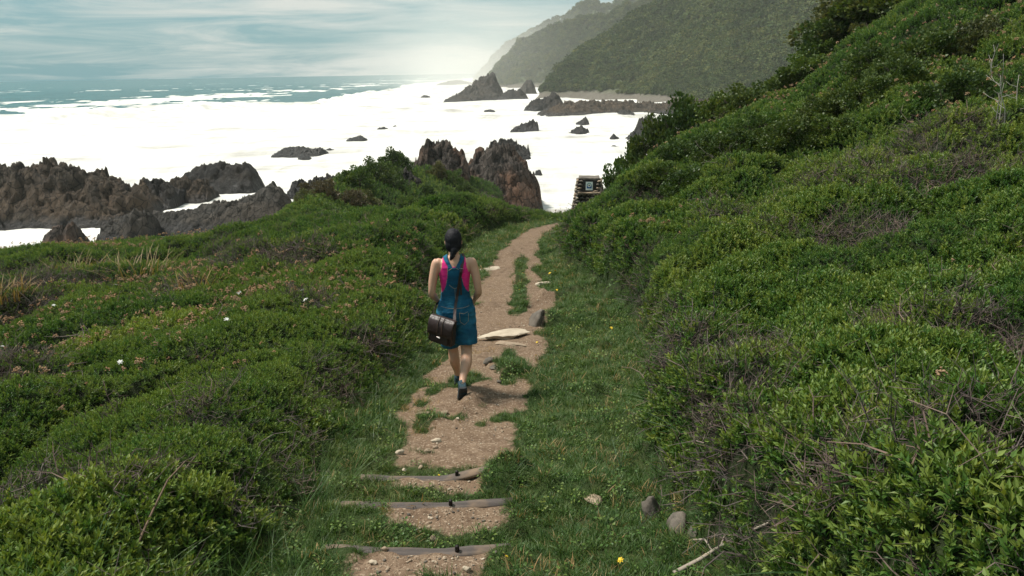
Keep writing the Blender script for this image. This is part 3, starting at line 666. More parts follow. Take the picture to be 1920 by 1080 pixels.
# ================================================================== ROCKS
def rock_mat(name, lo, mid, hi, accent=None, acc_amt=0.5, wet=1.2, rough=0.85):
    k = Mat(name); c = k.coord('Object'); n = k.noise(c, 0.9, 8, 0.65, 0.4); n2 = k.noise(c, 0.22, 4)
    cs = k.coord('Object', (1.6, 0.5, 0.9), (R(20), R(35), R(15))); cr = k.voro(cs, 1.1, 'DISTANCE_TO_EDGE')
    col = k.ramp(n, [(0.25, lo), (0.5, mid), (0.75, hi)])
    if accent: col = k.mix(k.math('MULTIPLY', k.ramp(n2, [(0.45, 0.0), (0.65, 1.0)]), acc_amt), col, accent)
    col = k.mix(k.ramp(cr, [(0.0, 0.9), (0.07, 0.0)]), col, tuple(x*0.35 for x in lo))
    g = k.N('ShaderNodeNewGeometry'); sp = k.N('ShaderNodeSeparateXYZ'); k.L(g.outputs['Position'], sp.inputs[0])
    w = k.ramp(k.math('ADD', k.math('DIVIDE', sp.outputs[2], wet*2), k.math('MULTIPLY', k.math('SUBTRACT', n, 0.5), 0.6)), [(0.25, 1.0), (0.55, 0.0)])
    col = k.mix(k.math('MULTIPLY', w, 0.75), col, (0.018, 0.018, 0.019)); k.b.inputs['Specular IOR Level'].default_value = 0.2; k.base(col); k.rough(k.math('SUBTRACT', rough, k.math('MULTIPLY', w, 0.35)))
    k.bump(k.math('ADD', n, k.math('MULTIPLY', k.noise(c, 5.0, 5, 0.7), 0.5)), 1.0, 0.45)
    return k.m
MR_grey = rock_mat('grey_rock', (0.018, 0.017, 0.016), (0.050, 0.046, 0.041), (0.105, 0.094, 0.082), (0.080, 0.062, 0.046), 0.55)
MR_brown = rock_mat('brown_rock', (0.016, 0.013, 0.010), (0.052, 0.041, 0.031), (0.125, 0.098, 0.072), (0.110, 0.072, 0.044), 0.5)
MR_dark = rock_mat('wet_black_rock', (0.006, 0.006, 0.006), (0.015, 0.014, 0.013), (0.040, 0.036, 0.032), (0.055, 0.040, 0.027), 0.4, 1.8, 0.7)
MR_red = rock_mat('lichen_rock', (0.024, 0.020, 0.018), (0.068, 0.056, 0.048), (0.135, 0.112, 0.094), (0.185, 0.085, 0.042), 0.6, 0.6)

def rock(name, outline, base_py, depth, mat, label, Y=None, crag=1.0, res=1.0, group=None, sink=1.0, base_z=0.0, slab=0.0, cell=0.22):
    """craggy rock whose ridge follows an outline; stands on the water or ground at its foot"""
    seed = int(abs(hash2(np.array([outline[0][0]]), np.array([outline[0][1]]), 5)[0]*9999))
    if Y is None: b = at_z(sum(p[0] for p in outline)/len(outline), base_py, base_z); Y = b.y+depth
    top = [at(px, py, Y) for px, py in outline]
    xs = np.array([p.x for p in top]); zs = np.array([p.z for p in top]); cx = (xs[0]+xs[-1])/2; W = xs[-1]-xs[0]
    hmax = max(0.3, zs.max()-base_z)
    nu = int(np.clip(W*11*res, 26, 260)); nv = int(np.clip(depth*2*11*res, 24, 120))
    u = np.linspace(-0.10, 1.10, nu); v = np.linspace(-1.15, 1.15, nv); U, Vv = np.meshgrid(u, v)
    X = xs[0]+U*W; Yy = Y+Vv*depth
    tz = np.interp(X, xs, zs)-base_z
    endf = sstep(-0.10, 0.02, U)*(1-sstep(0.98, 1.10, U))
    bend = 0.16*fbm(X/max(1, W*0.3)+seed, X*0+seed, seed, 2)
    va = np.abs(Vv+bend); shape = np.clip(1-va**1.7, 0, 1)**0.75
    z = (tz+sink)*shape*endf-sink
    s1 = max(0.5, cell*hmax*2.2); amp = 0.22*hmax*crag*np.clip(shape*endf, 0, 1)
    rx = X*0.8+Yy*0.55; ry = Yy*0.8-X*0.55
    for i, (sc, am) in enumerate(((1.0, 1.0), (0.45, 0.62), (0.21, 0.36), (0.10, 0.18))):
        f1, f2, cid, ox, oy = worley(rx/(s1*sc*(1+slab)), ry/(s1*sc), seed+i*7)
        tilt = (hash2(np.floor(cid*9973), cid*0, 3)-0.5)*1.6; tilt2 = (hash2(np.floor(cid*7919), cid*0, 4)-0.5)*1.6
        z = z+amp*am*((cid-0.62)*1.3+tilt*ox+tilt2*oy+0.25*np.minimum(f2-f1, 0.25)/0.25-0.1)
    z = z+0.05*hmax*fbm(X*2, Yy*2, seed+31, 3)*endf
    X = X+0.10*s1*fbm(X/s1*1.3, Yy/s1*1.3+z/s1, seed+41, 3); Yy = Yy+0.12*s1*fbm(X/s1*1.3+7, Yy/s1*1.3+z/s1, seed+42, 3)
    Vt = np.stack([X-cx, Yy-Y, z], -1).reshape(-1, 3)
    me = mesh_np(name, Vt, grid_faces(nv, nu), [mat], False)
    o = link(name, me, None, (cx, Y, base_z)); return tag(o, label, 'rock', group)

rock('rocky_crag', [(-170, 350), (-90, 318), (-30, 322), (0, 318), (25, 312), (45, 326), (65, 312), (100, 311), (130, 325), (150, 336), (165, 328), (200, 327), (222, 336), (245, 347), (262, 356)], 432, 8, MR_brown, 'largest brown rocky crag at the left edge above the surf', 82, 1.0, 0.8)
rock('sea_rock', [(258, 358), (270, 339), (285, 341), (300, 337), (312, 350), (332, 356)], 372, 4, MR_dark, 'dark blocky rock at the right end of the big brown crag', 88, 1.0, 1.1)
rock('sea_rock', [(322, 338), (350, 325), (375, 315), (400, 308), (440, 306), (465, 309), (479, 322)], 356, 3.2, MR_dark, 'long black wet rock pointing right into the white surf', 100, 0.5, 0.9)
rock('sea_rock', [(314, 352), (330, 338), (345, 334), (370, 341), (398, 352)], 366, 3, MR_brown, 'tan brown boulder pile in front of the long black rock', 92, 1.2, 1.2)
rock('shore_rock', [(272, 424), (290, 402), (330, 396), (380, 389), (430, 378), (470, 362), (495, 352), (510, 346), (532, 360)], 424, 4, MR_grey, 'long low grey rock ridge just beyond the green slope', 74, 0.5, 0.9)
rock('shore_rock', [(196, 424), (230, 407), (258, 395), (278, 408)], 432, 3, MR_grey, 'mossy grey rock left of the small white pool', 69, 0.8, 1.2)
rock('shore_rock', [(88, 438), (100, 421), (113, 418), (124, 432), (134, 418), (147, 436)], 448, 2, MR_red, 'rusty red boulder pair at the left edge of the green slope', 66, 0.8, 1.6)
rock('shore_rock', [(495, 384), (512, 371), (530, 374), (545, 384)], 398, 2, MR_grey, 'grey boulder between the rock ridge and the knoll scrub', 76, 0.9, 1.5)
rock('shore_rock', [(543, 352), (560, 340), (585, 336), (600, 331), (628, 334)], 352, 3, MR_dark, 'dark boulder chain on the surf line left of the knoll', 92, 1.0, 1.2)
rock('sea_rock', [(513, 292), (530, 279), (560, 276), (580, 279), (605, 279)], 294, 5, MR_dark, 'flat black reef awash in foam, largest of the left reefs', None, 1.0, 0.8)
rock('sea_rock', [(559, 296), (568, 291), (582, 295)], 298, 2, MR_dark, 'small black rock just in front of the flat left reef', None, 0.8, 1.2)
rock('sea_rock', [(611, 281), (618, 277), (627, 281)], 283, 2, MR_dark, 'tiny black rock right of the flat left reef', None, 0.8, 1.2)
rock('sea_rock', [(650, 262), (665, 257), (676, 254), (687, 260)], 263, 3, MR_dark, 'low black rock in the foam above the knoll bushes', None, 0.8, 0.9)
rock('sea_rock', [(700, 246), (710, 240), (718, 237), (734, 244)], 247, 3, MR_dark, 'humped black rock alone in the middle of the foam', None, 0.7, 0.9)
rock('sea_rock', [(735, 238), (741, 235), (747, 238)], 239, 2, MR_dark, 'tiny black rock beside the humped rock in the foam', None, 0.7, 1.0)
rock('sea_rock', [(918, 275), (940, 264), (955, 262), (975, 272), (992, 282)], 300, 6, MR_dark, 'black foam-streaked reef behind the red rock face', None, 1.2, 0.8)
rock('sea_rock', [(958, 246), (972, 238), (985, 232), (996, 227), (1008, 228)], 247, 4, MR_dark, 'slanting black reef in foam right of the knoll', None, 1.2, 0.8)
rock('sea_rock', [(1066, 250), (1078, 242), (1090, 237), (1104, 246)], 252, 4, MR_dark, 'black reef in foam above the stone cairn', None, 1.2, 0.9)
rock('sea_rock', [(1080, 232), (1092, 224), (1098, 219), (1104, 230)], 233, 3, MR_dark, 'small upright black rock behind the reef above the cairn', None, 0.8, 1.0)
rock('sea_rock', [(1142, 277), (1152, 272), (1166, 277)], 279, 2, MR_dark, 'low black rock close to the skyline shrubs, nearest of three', None, 0.8, 1.1)
rock('sea_rock', [(1144, 258), (1150, 251), (1160, 258)], 260, 2, MR_dark, 'small black rock close to the skyline shrubs, middle of three', None, 0.8, 1.1)
rock('sea_rock', [(1176, 262), (1190, 246), (1200, 224), (1215, 219), (1228, 224), (1250, 240)], 264, 6, MR_dark, 'tall dark rock half hidden behind the skyline shrubs', None, 0.8, 0.8)
rock('sea_rock', [(1155, 216), (1165, 207), (1178, 206), (1190, 214)], 218, 5, MR_dark, 'dark rock at the foot of the far brown bank', None, 0.8, 0.7)
rock('sea_rock', [(1000, 333), (1005, 320), (1013, 318), (1018, 331)], 334, 2, MR_dark, 'small black rock at the right foot of the grey rock face', None, 0.8, 1.6)
# the jagged rocks of the knoll
rock('rock_outcrop', [(775, 308), (790, 292), (797, 287), (804, 273), (812, 281), (822, 278), (830, 284), (846, 277), (858, 285), (872, 293), (878, 310)], 335, 4.5, MR_red, 'jagged rusty rock crest on top of the knoll', 73, 0.9, 1.3, None, 1.5, 2.6, 0.5, 0.12)
rock('rock_outcrop', [(874, 318), (890, 296), (905, 292), (925, 277), (935, 283), (948, 285), (965, 292), (985, 306), (1000, 332), (1010, 352)], 392, 7.5, MR_red, 'big rust and grey rock face dropping to the surf', 85, 0.8, 1.1, None, 1.5, 0.0, 0.6, 0.13)
rock('rock_outcrop', [(742, 338), (752, 320), (765, 311), (778, 316), (792, 334)], 345, 1.4, MR_grey, 'grey boulder outcrop among bushes on the near knoll flank', 62, 1.2, 1.6, None, 1.5, 5.0)
rock('rock_outcrop', [(716, 342), (728, 333), (742, 340)], 350, 0.9, MR_brown, 'small pale stone outcrop left of the grey outcrop', 59, 1.0, 2.0, None, 1.0, 5.2)
# far shore
rock('sea_stack', [(852, 188), (868, 176), (885, 160), (905, 148), (925, 144), (934, 160), (944, 183)], 188, 22, MR_grey, 'big grey hazy rock stack below the headland', None, 1.0, 0.3)
rock('sea_rock', [(834, 188), (850, 180), (865, 179), (884, 187)], 191, 12, MR_grey, 'low hazy rock in the surf left of the rock stack', None, 0.9, 0.3)
rock('sea_rock', [(935, 184), (955, 169), (975, 168), (988, 180)], 188, 12, MR_dark, 'dark hazy boulder right of the rock stack', None, 0.7, 0.3)
rock('sea_rock', [(974, 172), (988, 150), (996, 147), (1005, 170)], 178, 12, MR_grey, 'pointed hazy rock pinnacle behind the dark boulder', None, 0.6, 0.3)
rock('sea_rock', [(985, 205), (1002, 189), (1025, 186), (1040, 177), (1050, 182), (1058, 196)], 211, 12, MR_dark, 'dark spiky rock at the left end of the far brown bank', None, 0.9, 0.35)
rock('sea_rock', [(790, 181), (797, 178), (806, 181)], 183, 6, MR_dark, 'small hazy rock farthest left in the distant surf', None, 0.8, 0.4)
rock('sea_rock', [(822, 158), (845, 152), (862, 150), (885, 157)], 160, 30, MR_grey, 'faint distant rock reef under the headland mist', None, 0.9, 0.12)
rock('sea_rock', [(908, 207), (920, 205), (928, 208)], 210, 4, MR_dark, 'little dark rock in the surf below the rock stack', None, 0.8, 0.5)
rock('rocky_bank', [(1030, 206), (1060, 193), (1110, 191), (1150, 192), (1200, 195), (1250, 195), (1290, 192), (1340, 188), (1420, 186), (1500, 186)], 214, 14, MR_brown, 'long brown rocky bank along the foot of the forested mountain', None, 1.3, 0.3)

# ================================================================== BUSHES
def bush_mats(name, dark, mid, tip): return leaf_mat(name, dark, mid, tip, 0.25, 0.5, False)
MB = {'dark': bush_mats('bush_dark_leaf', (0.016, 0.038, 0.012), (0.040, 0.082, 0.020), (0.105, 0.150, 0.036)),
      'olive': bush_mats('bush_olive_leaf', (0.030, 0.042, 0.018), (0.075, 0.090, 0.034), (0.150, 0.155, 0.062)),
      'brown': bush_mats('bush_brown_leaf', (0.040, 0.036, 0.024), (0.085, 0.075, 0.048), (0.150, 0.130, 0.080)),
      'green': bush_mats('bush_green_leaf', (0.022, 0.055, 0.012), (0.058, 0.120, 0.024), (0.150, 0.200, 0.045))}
M_bark = plain('bush_bark', (0.085, 0.065, 0.050), 0.9, 0.4, 14, 0, 0.4)
def foliage_mesh(name, seed, mat, n_clump=46, per=120, ls=0.085):
    """unit bush: dome about 1 m in radius and 1 m tall, made of leaf clumps"""
    g = np.random.default_rng(seed); n = n_clump*per
    cc = []
    for i in range(n_clump):
        u = unit(g, 0.45); u[2] = abs(u[2]) if g.random() < 0.8 else u[2]*0.3
        rr = (0.55+0.42*g.random()**0.6)*(1+0.22*math.sin(3*math.atan2(u[1], u[0])+seed)+0.12*math.sin(5*u[2]+seed))
        cc.append((u[0]*rr, u[1]*rr, max(0.05, u[2]*rr*0.95+0.08)))
    cc = np.repeat(np.array(cc), per, 0); cr = np.repeat(0.15+0.14*g.random(n_clump), per)
    u = g.normal(size=(n, 3)); u /= np.linalg.norm(u, axis=1)[:, None]; P = cc+u*(cr*g.random(n)**0.4)[:, None]*np.array([1, 1, 0.85])
    d = u*0.6+cc/np.linalg.norm(cc, axis=1)[:, None]*0.5+g.normal(size=(n, 3))*0.5+np.array([0, 0, 0.35]); d /= np.linalg.norm(d, axis=1)[:, None]
    sd = np.cross(d, g.normal(size=(n, 3))); sd /= np.linalg.norm(sd, axis=1)[:, None]; nn = np.cross(sd, d)
    ln = (ls*(0.6+0.8*g.random(n)))[:, None]; wd = ln*0.42
    V = np.stack([P, P+d*ln*0.5+sd*wd+nn*ln*0.1, P+d*ln-nn*ln*0.1, P+d*ln*0.5-sd*wd+nn*ln*0.1], 1).reshape(-1, 3)
    F = np.arange(n*4).reshape(n, 4)
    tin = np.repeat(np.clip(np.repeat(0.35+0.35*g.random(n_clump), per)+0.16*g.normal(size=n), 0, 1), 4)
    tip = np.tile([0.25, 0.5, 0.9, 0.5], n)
    return mesh_np(name, V, F, [mat], False, {'tint': tin, 'tipness': tip})
def bush_stem_mesh(seed):
    g = np.random.default_rng(seed); s = Soup()
    for i in range(7):
        a = i*0.9+g.random()*0.5; e = np.array([math.cos(a)*0.6, math.sin(a)*0.6, 0.45+0.4*g.random()])
        s.stick([(0.03*math.cos(a), 0.03*math.sin(a), -0.25), e*0.4+g.normal(size=3)*0.04, e], 0.035, 0.010, 0.3, 0, 5)
        for q in range(2): s.stick([e*0.55, e*0.55+unit(g, 0.6)*0.35], 0.014, 0.005, 0.3, 0, 4)
    return s.mesh('bush_stem', [M_bark])
BUSHM = {k: [foliage_mesh('bush_foliage_'+k, 900+i*13+j, m) for i in range(2)] for j, (k, m) in enumerate(MB.items())}
STEMM = [bush_stem_mesh(950+i) for i in range(2)]
def bush(px, py, rpx, kind, label, group, Y=None, squash=0.9, name='bush', smx=1.55):
    """bush whose middle is seen at that pixel, rooted in the terrain below it"""
    p = ground_at(px, py+rpx*0.55) if Y is None else at(px, py+rpx*0.55, Y); sq = squash
    if Y is not None: p = Vector((p.x, p.y, ground_z(p.x, p.y)))
    r = rpx/FPX*math.sqrt(p.x**2+p.y**2)*(1.15 if Y is not None and Y < 33 else 1.0); i = int(px) % 2
    if Y is not None: squash = min(1.15 if Y > 33 else smx, max(0.75, (at(px, py-rpx*0.9, Y).z-p.z)/r))
    o = empty(name, (p.x, p.y, p.z-0.06*r), (px*1.37) % 6.28)
    f = link('foliage', BUSHM[kind][i], o); f.scale = (r, r, r*squash)
    s = link('stem', STEMM[i], o); s.scale = (r, r, r*squash)
    return tag(o, label, 'bush', group)
SK = 'dark bushes on the right skyline'
for a in [(1160, 318, 34, 'dark', 'rounded dark bush directly right of the stone cairn'), (1195, 298, 44, 'green', 'bright leafed bush on the skyline above the cairn'), (1232, 268, 48, 'dark', 'dark bush on the skyline covering the tall sea rock'),
          (1282, 240, 52, 'dark', 'wide dark bush on the skyline under the far brown bank'), (1335, 224, 48, 'green', 'green bush on the skyline at the right end of the surf'), (1392, 214, 54, 'dark', 'dark bush where the skyline meets the forested mountain foot'),
          (1440, 200, 46, 'dark', 'dark upright bush on the skyline left of the round olive bush'), (1500, 205, 56, 'dark', 'big dark bush just below the round olive bush'), (1512, 150, 40, 'green', 'small green bush on the skyline at the left edge of the olive bush'),
          (1585, 125, 74, 'olive', 'round olive bush, the smoothest dome on the skyline'), (1560, 78, 48, 'dark', 'dark bush on the skyline right above the round olive bush'), (1610, 45, 62, 'dark', 'tall dark bush on the skyline below the top edge'),
          (1690, 30, 78, 'dark', 'large dark bush cut by the top edge, left of its neighbour'), (1665, 95, 58, 'green', 'green bush between the olive dome and the large top bush'), (1770, 25, 74, 'dark', 'large dark bush cut by the top edge, nearest the right corner'),
          (1850, 20, 60, 'olive', 'olive bush in the top right corner')]:
    bush(*a, SK, 29.0+1.6*math.sin(a[0]))
HB = 'bushes standing out of the hillside shrubs'
for a in [(1290, 335, 46, 'dark', 'dark bush standing alone in the shrubs right of the cairn'), (1350, 275, 44, 'dark', 'dark bush below the skyline row in mid slope'), (1440, 255, 46, 'dark', 'dark bush below the big dark skyline bush'),
          (1785, 165, 62, 'dark', 'dark bush beside the pale dead branches'), (1560, 235, 40, 'green', 'small green bush under the round olive bush'), (1240, 318, 34, 'green', 'green bush between the cairn bush and the lone dark bush'),
          (1268, 282, 46, 'dark', 'dark bush one row in front of the wide skyline bush'), (1312, 270, 44, 'dark', 'dark bush touching the mid slope dark bush on its left'), (1388, 262, 48, 'dark', 'dark bush touching the mid slope dark bush on its right'),
          (1415, 232, 44, 'green', 'green bush pressed against the skyline row below the mountain foot'), (1482, 245, 52, 'dark', 'broad dark bush in front of the big dark skyline bush'), (1545, 200, 46, 'dark', 'dark bush right under the left half of the olive dome'),
          (1625, 165, 50, 'dark', 'dark bush right under the right half of the olive dome'), (1690, 130, 52, 'dark', 'dark bush between the olive dome and the dead branches'), (1735, 90, 58, 'dark', 'dark bush in front of the large top edge bushes'),
          (1640, 110, 46, 'dark', 'dark bush touching the right side of the olive dome'), (1825, 75, 52, 'olive', 'olive bush below the olive bush of the top corner'), (1215, 330, 30, 'dark', 'small dark bush two steps right of the cairn')]:
    bush(*a, HB)
KB = 'bushes on the knoll'
for a in [(700, 312, 34, 'dark', 'dark bush highest on the left shoulder of the knoll', KB, 58), (742, 302, 32, 'dark', 'dark bush left of the rusty rock crest', KB, 64), (668, 326, 32, 'green', 'green bush on the knoll left of the highest dark bush', KB, 54),
          (655, 348, 30, 'brown', 'grey brown bush on the near left flank of the knoll', KB, 48), (605, 366, 32, 'brown', 'brown bush at the left foot of the knoll', KB, 46), (575, 382, 24, 'olive', 'olive bush farthest left on the knoll', KB, 44),
          (622, 388, 24, 'dark', 'small round dark bush alone on the bright green slope', KB, 36), (690, 352, 24, 'olive', 'olive bush in the middle of the knoll flank', KB, 50), (820, 318, 22, 'olive', 'olive bush just below the rusty rock crest', KB, 68),
          (850, 330, 22, 'green', 'green bush below the right end of the rusty crest', KB, 68), (800, 345, 20, 'dark', 'dark bush right of the grey outcrop', KB, 60), (872, 355, 22, 'dark', 'dark bush on the knoll beside the big rock face', KB, 66),
          (760, 360, 20, 'green', 'small green bush below the grey outcrop', KB, 54), (905, 372, 18, 'dark', 'lowest dark bush in the gully by the rock face', KB, 64), (725, 312, 24, 'green', 'green bush between the two dark knoll bushes', KB, 60)]:
    bush(*a)
# ================================================================== STEPS, STONES, CAIRN, SMALL PLANTS
def wood_mat():
    k = Mat('weathered_timber'); c = k.coord('Object', (1.5, 26, 26)); n = k.noise(c, 1.0, 6, 0.6, 0.4); c2 = k.coord('Object'); d = k.noise(c2, 5.0, 4)
    col = k.ramp(n, [(0.3, (0.036, 0.029, 0.027)), (0.55, (0.085, 0.068, 0.060)), (0.8, (0.160, 0.126, 0.104))])
    col = k.mix(k.ramp(d, [(0.5, 0.0), (0.72, 0.8)]), col, (0.21, 0.140, 0.088))
    k.base(col); k.rough(0.85); k.bump(n, 0.7, 0.008); return k.m
M_wood = wood_mat(); M_bolt = plain('rusty_steel', (0.022, 0.018, 0.017), 0.6, 0.4, 60, 0.6)
def tube(P, rad, k=12, squash=1.0, jitter=0.0, seed=0):
    g = np.random.default_rng(seed); P = [np.array(p, float) for p in P]; V = []; F = []; n = len(P)
    for i, p in enumerate(P):
        a = P[min(i+1, n-1)]-P[max(i-1, 0)]; a /= np.linalg.norm(a); u = np.cross([0, 0, 1.0], a); u /= np.linalg.norm(u)+1e-9; w = np.cross(a, u)
        r = (rad[i] if hasattr(rad, '__len__') else rad)*(1+jitter*g.normal())
        V += [p+r*(math.cos(2*math.pi*j/k)*u+squash*math.sin(2*math.pi*j/k)*w) for j in range(k)]
    for i in range(n-1): F += [(i*k+j, i*k+(j+1) % k, (i+1)*k+(j+1) % k, (i+1)*k+j) for j in range(k)]
    F += [tuple(range(k-1, -1, -1)), tuple(range((n-1)*k, n*k))]
    return V, F
def step_log(pix, label, bolt_px, seed):
    """half-buried pole; the pixels follow its top edge"""
    Ys = STEPS[seed]; pts = []
    for px, py, dy in pix:
        p = at(px, py, Ys+dy); zt = ground_z(p.x, Ys+dy-0.05); pts.append(Vector((p.x, Ys+dy, zt)))
    c = pts[len(pts)//2]; o = empty('step_log', c)
    xs = np.linspace(pts[0].x, pts[-1].x, 15); ys = np.interp(xs, [p.x for p in pts], [p.y for p in pts])
    zz = np.interp(xs, [p.x for p in pts], [p.z for p in pts]); zz = np.convolve(np.pad(zz, 3, mode='edge'), np.ones(7)/7, 'valid')
    ys = np.convolve(np.pad(ys, 3, mode='edge'), np.ones(7)/7, 'valid')
    V, F = tube([(x-c.x, y-c.y, z-c.z-0.018) for x, y, z in zip(xs, ys, zz)], [0.047*(0.93+0.07*math.sin(i*1.3)) for i in range(15)], 14, 0.52, 0.025, seed)
    link('log', mesh_np('log', V, F, [M_wood]), o)
    bx = at(bolt_px, 0, Ys).x; i = np.argmin(abs(xs-bx))
    bm = bmesh.new(); bmesh.ops.create_cone(bm, cap_ends=True, segments=8, radius1=0.013, radius2=0.012, depth=0.05)
    for v in bm.verts: v.co += Vector((xs[i]-c.x, ys[i]-c.y-0.012, zz[i]-c.z+0.008))
    bmesh.ops.create_icosphere(bm, subdivisions=1, radius=0.013, matrix=Matrix.Translation((xs[i]-c.x, ys[i]-c.y-0.012, zz[i]-c.z+0.030)))
    me = bpy.data.meshes.new('bolt'); bm.to_mesh(me); bm.free(); me.materials.append(M_bolt); link('bolt', me, o)
    return tag(o, label, 'step', 'timber steps in the path')
step_log([(612, 1040, .05), (700, 1043, .01), (800, 1047, 0), (900, 1045, .01), (958, 1038, .04)], 'timber step pole across the path, nearest to the bottom edge', 806, 0)
step_log([(640, 952, .06), (720, 960, .02), (800, 964, 0), (880, 960, .01), (962, 948, .06)], 'timber step pole across the path, middle of three', 794, 1)
step_log([(676, 898, .07), (740, 903, .03), (800, 908, 0), (870, 911, 0), (932, 911, 0)], 'timber step pole across the path, farthest of three', 823, 2)

def stone_mat(name, lo, hi):
    k = Mat(name); c = k.coord('Object'); n = k.noise(c, 6.0, 8, 0.65); oi = k.N('ShaderNodeObjectInfo')
    col = k.ramp(n, [(0.28, lo), (0.72, hi)]); col = k.mix(k.math('MULTIPLY', oi.outputs['Random'], 0.45), col, tuple(x*0.55 for x in lo))
    k.base(col); k.rough(0.9); k.bump(k.math('ADD', n, k.math('MULTIPLY', k.noise(c, 30, 4), 0.4)), 0.6, 0.02); return k.m
M_tan = stone_mat('tan_stone', (0.22, 0.155, 0.105), (0.43, 0.33, 0.235)); M_pale = stone_mat('pale_stone', (0.36, 0.29, 0.21), (0.58, 0.49, 0.38)); M_gry = stone_mat('grey_stone', (0.065, 0.055, 0.046), (0.20, 0.165, 0.13))
def stone_mesh(seed, sx, sy, sz, mat, sub=3, rough=0.22, flat=0.0):
    bm = bmesh.new(); bmesh.ops.create_icosphere(bm, subdivisions=sub, radius=1.0); g = np.random.default_rng(seed)
    co = np.array([v.co[:] for v in bm.verts])
    pl = g.normal(size=(9, 3)); pl /= np.linalg.norm(pl, axis=1)[:, None]; off = 0.50+0.32*g.random(9)
    for n_, o_ in zip(pl, off):
        q = co@n_-o_; co = co-np.outer(np.maximum(q, 0)*0.85, n_)
    co = co*(1+rough*fbm(co[:, 0]*1.6+seed, co[:, 1]*1.6+co[:, 2]*1.3, seed, 3))[:, None]
    if flat: co[:, 2] = np.clip(co[:, 2], -1, 1-flat)+(0.10*fbm(co[:, 0]*3+seed, co[:, 1]*3, seed+3, 3) if flat > 0.4 else 0); co[:, :2] *= (1+(0.35*fbm(co[:, 0]*1.8+seed, co[:, 1]*1.8, seed+5, 2) if flat > 0.4 else 0*co[:, 0]))[:, None]
    co = co*np.array([sx, sy, sz])
    for v, c in zip(bm.verts, co): v.co = c
    me = bpy.data.meshes.new('stone'); bm.to_mesh(me); bm.free(); me.materials.append(mat)
    me.polygons.foreach_set('use_smooth', np.full(len(me.polygons), flat <= 0.4)); return me
_sn = [0]
def stone(px, py, w, d, h, mat, label, name='stone', flat=0.0, group=None, up=0.3, yaw=0.0):
    _sn[0] += 1; p = ground_at(px, py)
    me = stone_mesh(1000+_sn[0], w/2, d/2, h/2, mat, 3, 0.38, flat); e = 0.15
    nx = (ground_z(p.x+e, p.y)-ground_z(p.x-e, p.y))/(2*e); ny = (ground_z(p.x, p.y+e)-ground_z(p.x, p.y-e))/(2*e)
    o = link(name, me, None, (p.x, p.y, ground_z(p.x, p.y)+h*(up-0.5)+0.1*h)); q = Vector((-nx, -ny, 1)).to_track_quat('Z', 'Y'); o.rotation_euler = (q.to_matrix() @ Matrix.Rotation(yaw, 3, 'Z')).to_euler()
    return tag(o, label, 'stone', group)
G1 = 'stones lying on the path'
stone(945, 632, .62, .42, .13, M_pale, 'broad flat pale rock slab across the path ahead of the walker', 'rock_slab', 0.55, G1, .62, .15)
stone(1005, 602, .42, .34, .20, M_gry, 'grey boulder at the right edge of the path by the slab', 'boulder', 0.1, G1, .5, .4)
stone(960, 648, .5, .2, .08, M_tan, 'thin tan slab tucked under the broad pale slab', 'rock_slab', 0.5, G1, .55, -.2)
stone(915, 506, .55, .30, .09, M_pale, 'pale flat stone where the path edge meets the turf', 'rock_slab', 0.5, G1, .6, .2)
stone(1018, 534, .30, .12, .10, M_pale, 'small pale wedge stone at the foot of the right bank', 'stone', 0.2, G1, .5, .5)
stone(914, 680, .16, .12, .08, M_gry, 'grey stone with dark side, right of the walker', 'stone', 0.1, G1, .55, .2)
stone(925, 692, .13, .10, .06, M_gry, 'lower grey stone against the dark sided stone', 'stone', 0.1, G1, .55, .9)
stone(936, 717, .05, .05, .04, M_gry, 'small round stone right of the walker near the turf edge', 'stone', 0, G1, .6)
stone(793, 777, .15, .07, .05, M_tan, 'flat tan stone left of the shoe tuft, behind the straw', 'stone', 0.3, G1, .5, .2)
stone(833, 776, .10, .08, .05, M_tan, 'squarish tan stone just below the raised shoe', 'stone', 0.3, G1, .55, .5)
stone(819, 829, .105, .06, .05, M_pale, 'largest white pebble in the middle of the bare earth', 'pebble', 0, G1, .6, .1)
stone(859, 787, .04, .035, .03, M_pale, 'white pebble right of the squarish tan stone', 'pebble', 0, G1, .6)
stone(749, 852, .075, .055, .05, M_pale, 'oval white pebble on the left of the bare earth', 'pebble', 0, G1, .6, .7)
stone(801, 847, .055, .05, .04, M_tan, 'round tan pebble below left of the largest white pebble', 'pebble', 0, G1, .6)
stone(817, 841, .05, .045, .035, M_tan, 'round tan pebble touching distance under the largest white pebble', 'pebble', 0, G1, .6)
stone(785, 845, .04, .035, .03, M_tan, 'small tan pebble between oval and round pebbles', 'pebble', 0, G1, .6)
stone(788, 878, .045, .04, .03, M_tan, 'tan pebble half sunk above the farthest step', 'pebble', 0, G1, .5)
stone(758, 883, .04, .04, .035, M_pale, 'white pebble just above the farthest step', 'pebble', 0, G1, .6)
stone(811, 1012, .045, .04, .035, M_tan, 'tan pebble in the turf strip between near and middle steps', 'pebble', 0, G1, .6)
stone(722, 1033, .04, .035, .03, M_tan, 'tan pebble on top of the nearest step turf', 'pebble', 0, G1, .6)
stone(700, 1057, .045, .035, .03, M_pale, 'pale pebble in front of the nearest step, left', 'pebble', 0, G1, .6)
stone(875, 1070, .05, .04, .035, M_pale, 'pale pebble in front of the nearest step, right', 'pebble', 0, G1, .6)
G2 = 'stones at the foot of the right bank'
stone(1113, 938, .17, .11, .06, M_tan, 'pale flat stone half buried in turf right of the steps', 'stone', 0.3, G2, .5, .3)
stone(1222, 972, .12, .11, .24, M_gry, 'upright square grey block standing at the bank foot', 'stone_block', 0.3, G2, .6, .2)
stone(1268, 992, .21, .16, .14, M_gry, 'rounded tan grey boulder beside the upright grey block', 'boulder', 0.15, G2, .42, .3)
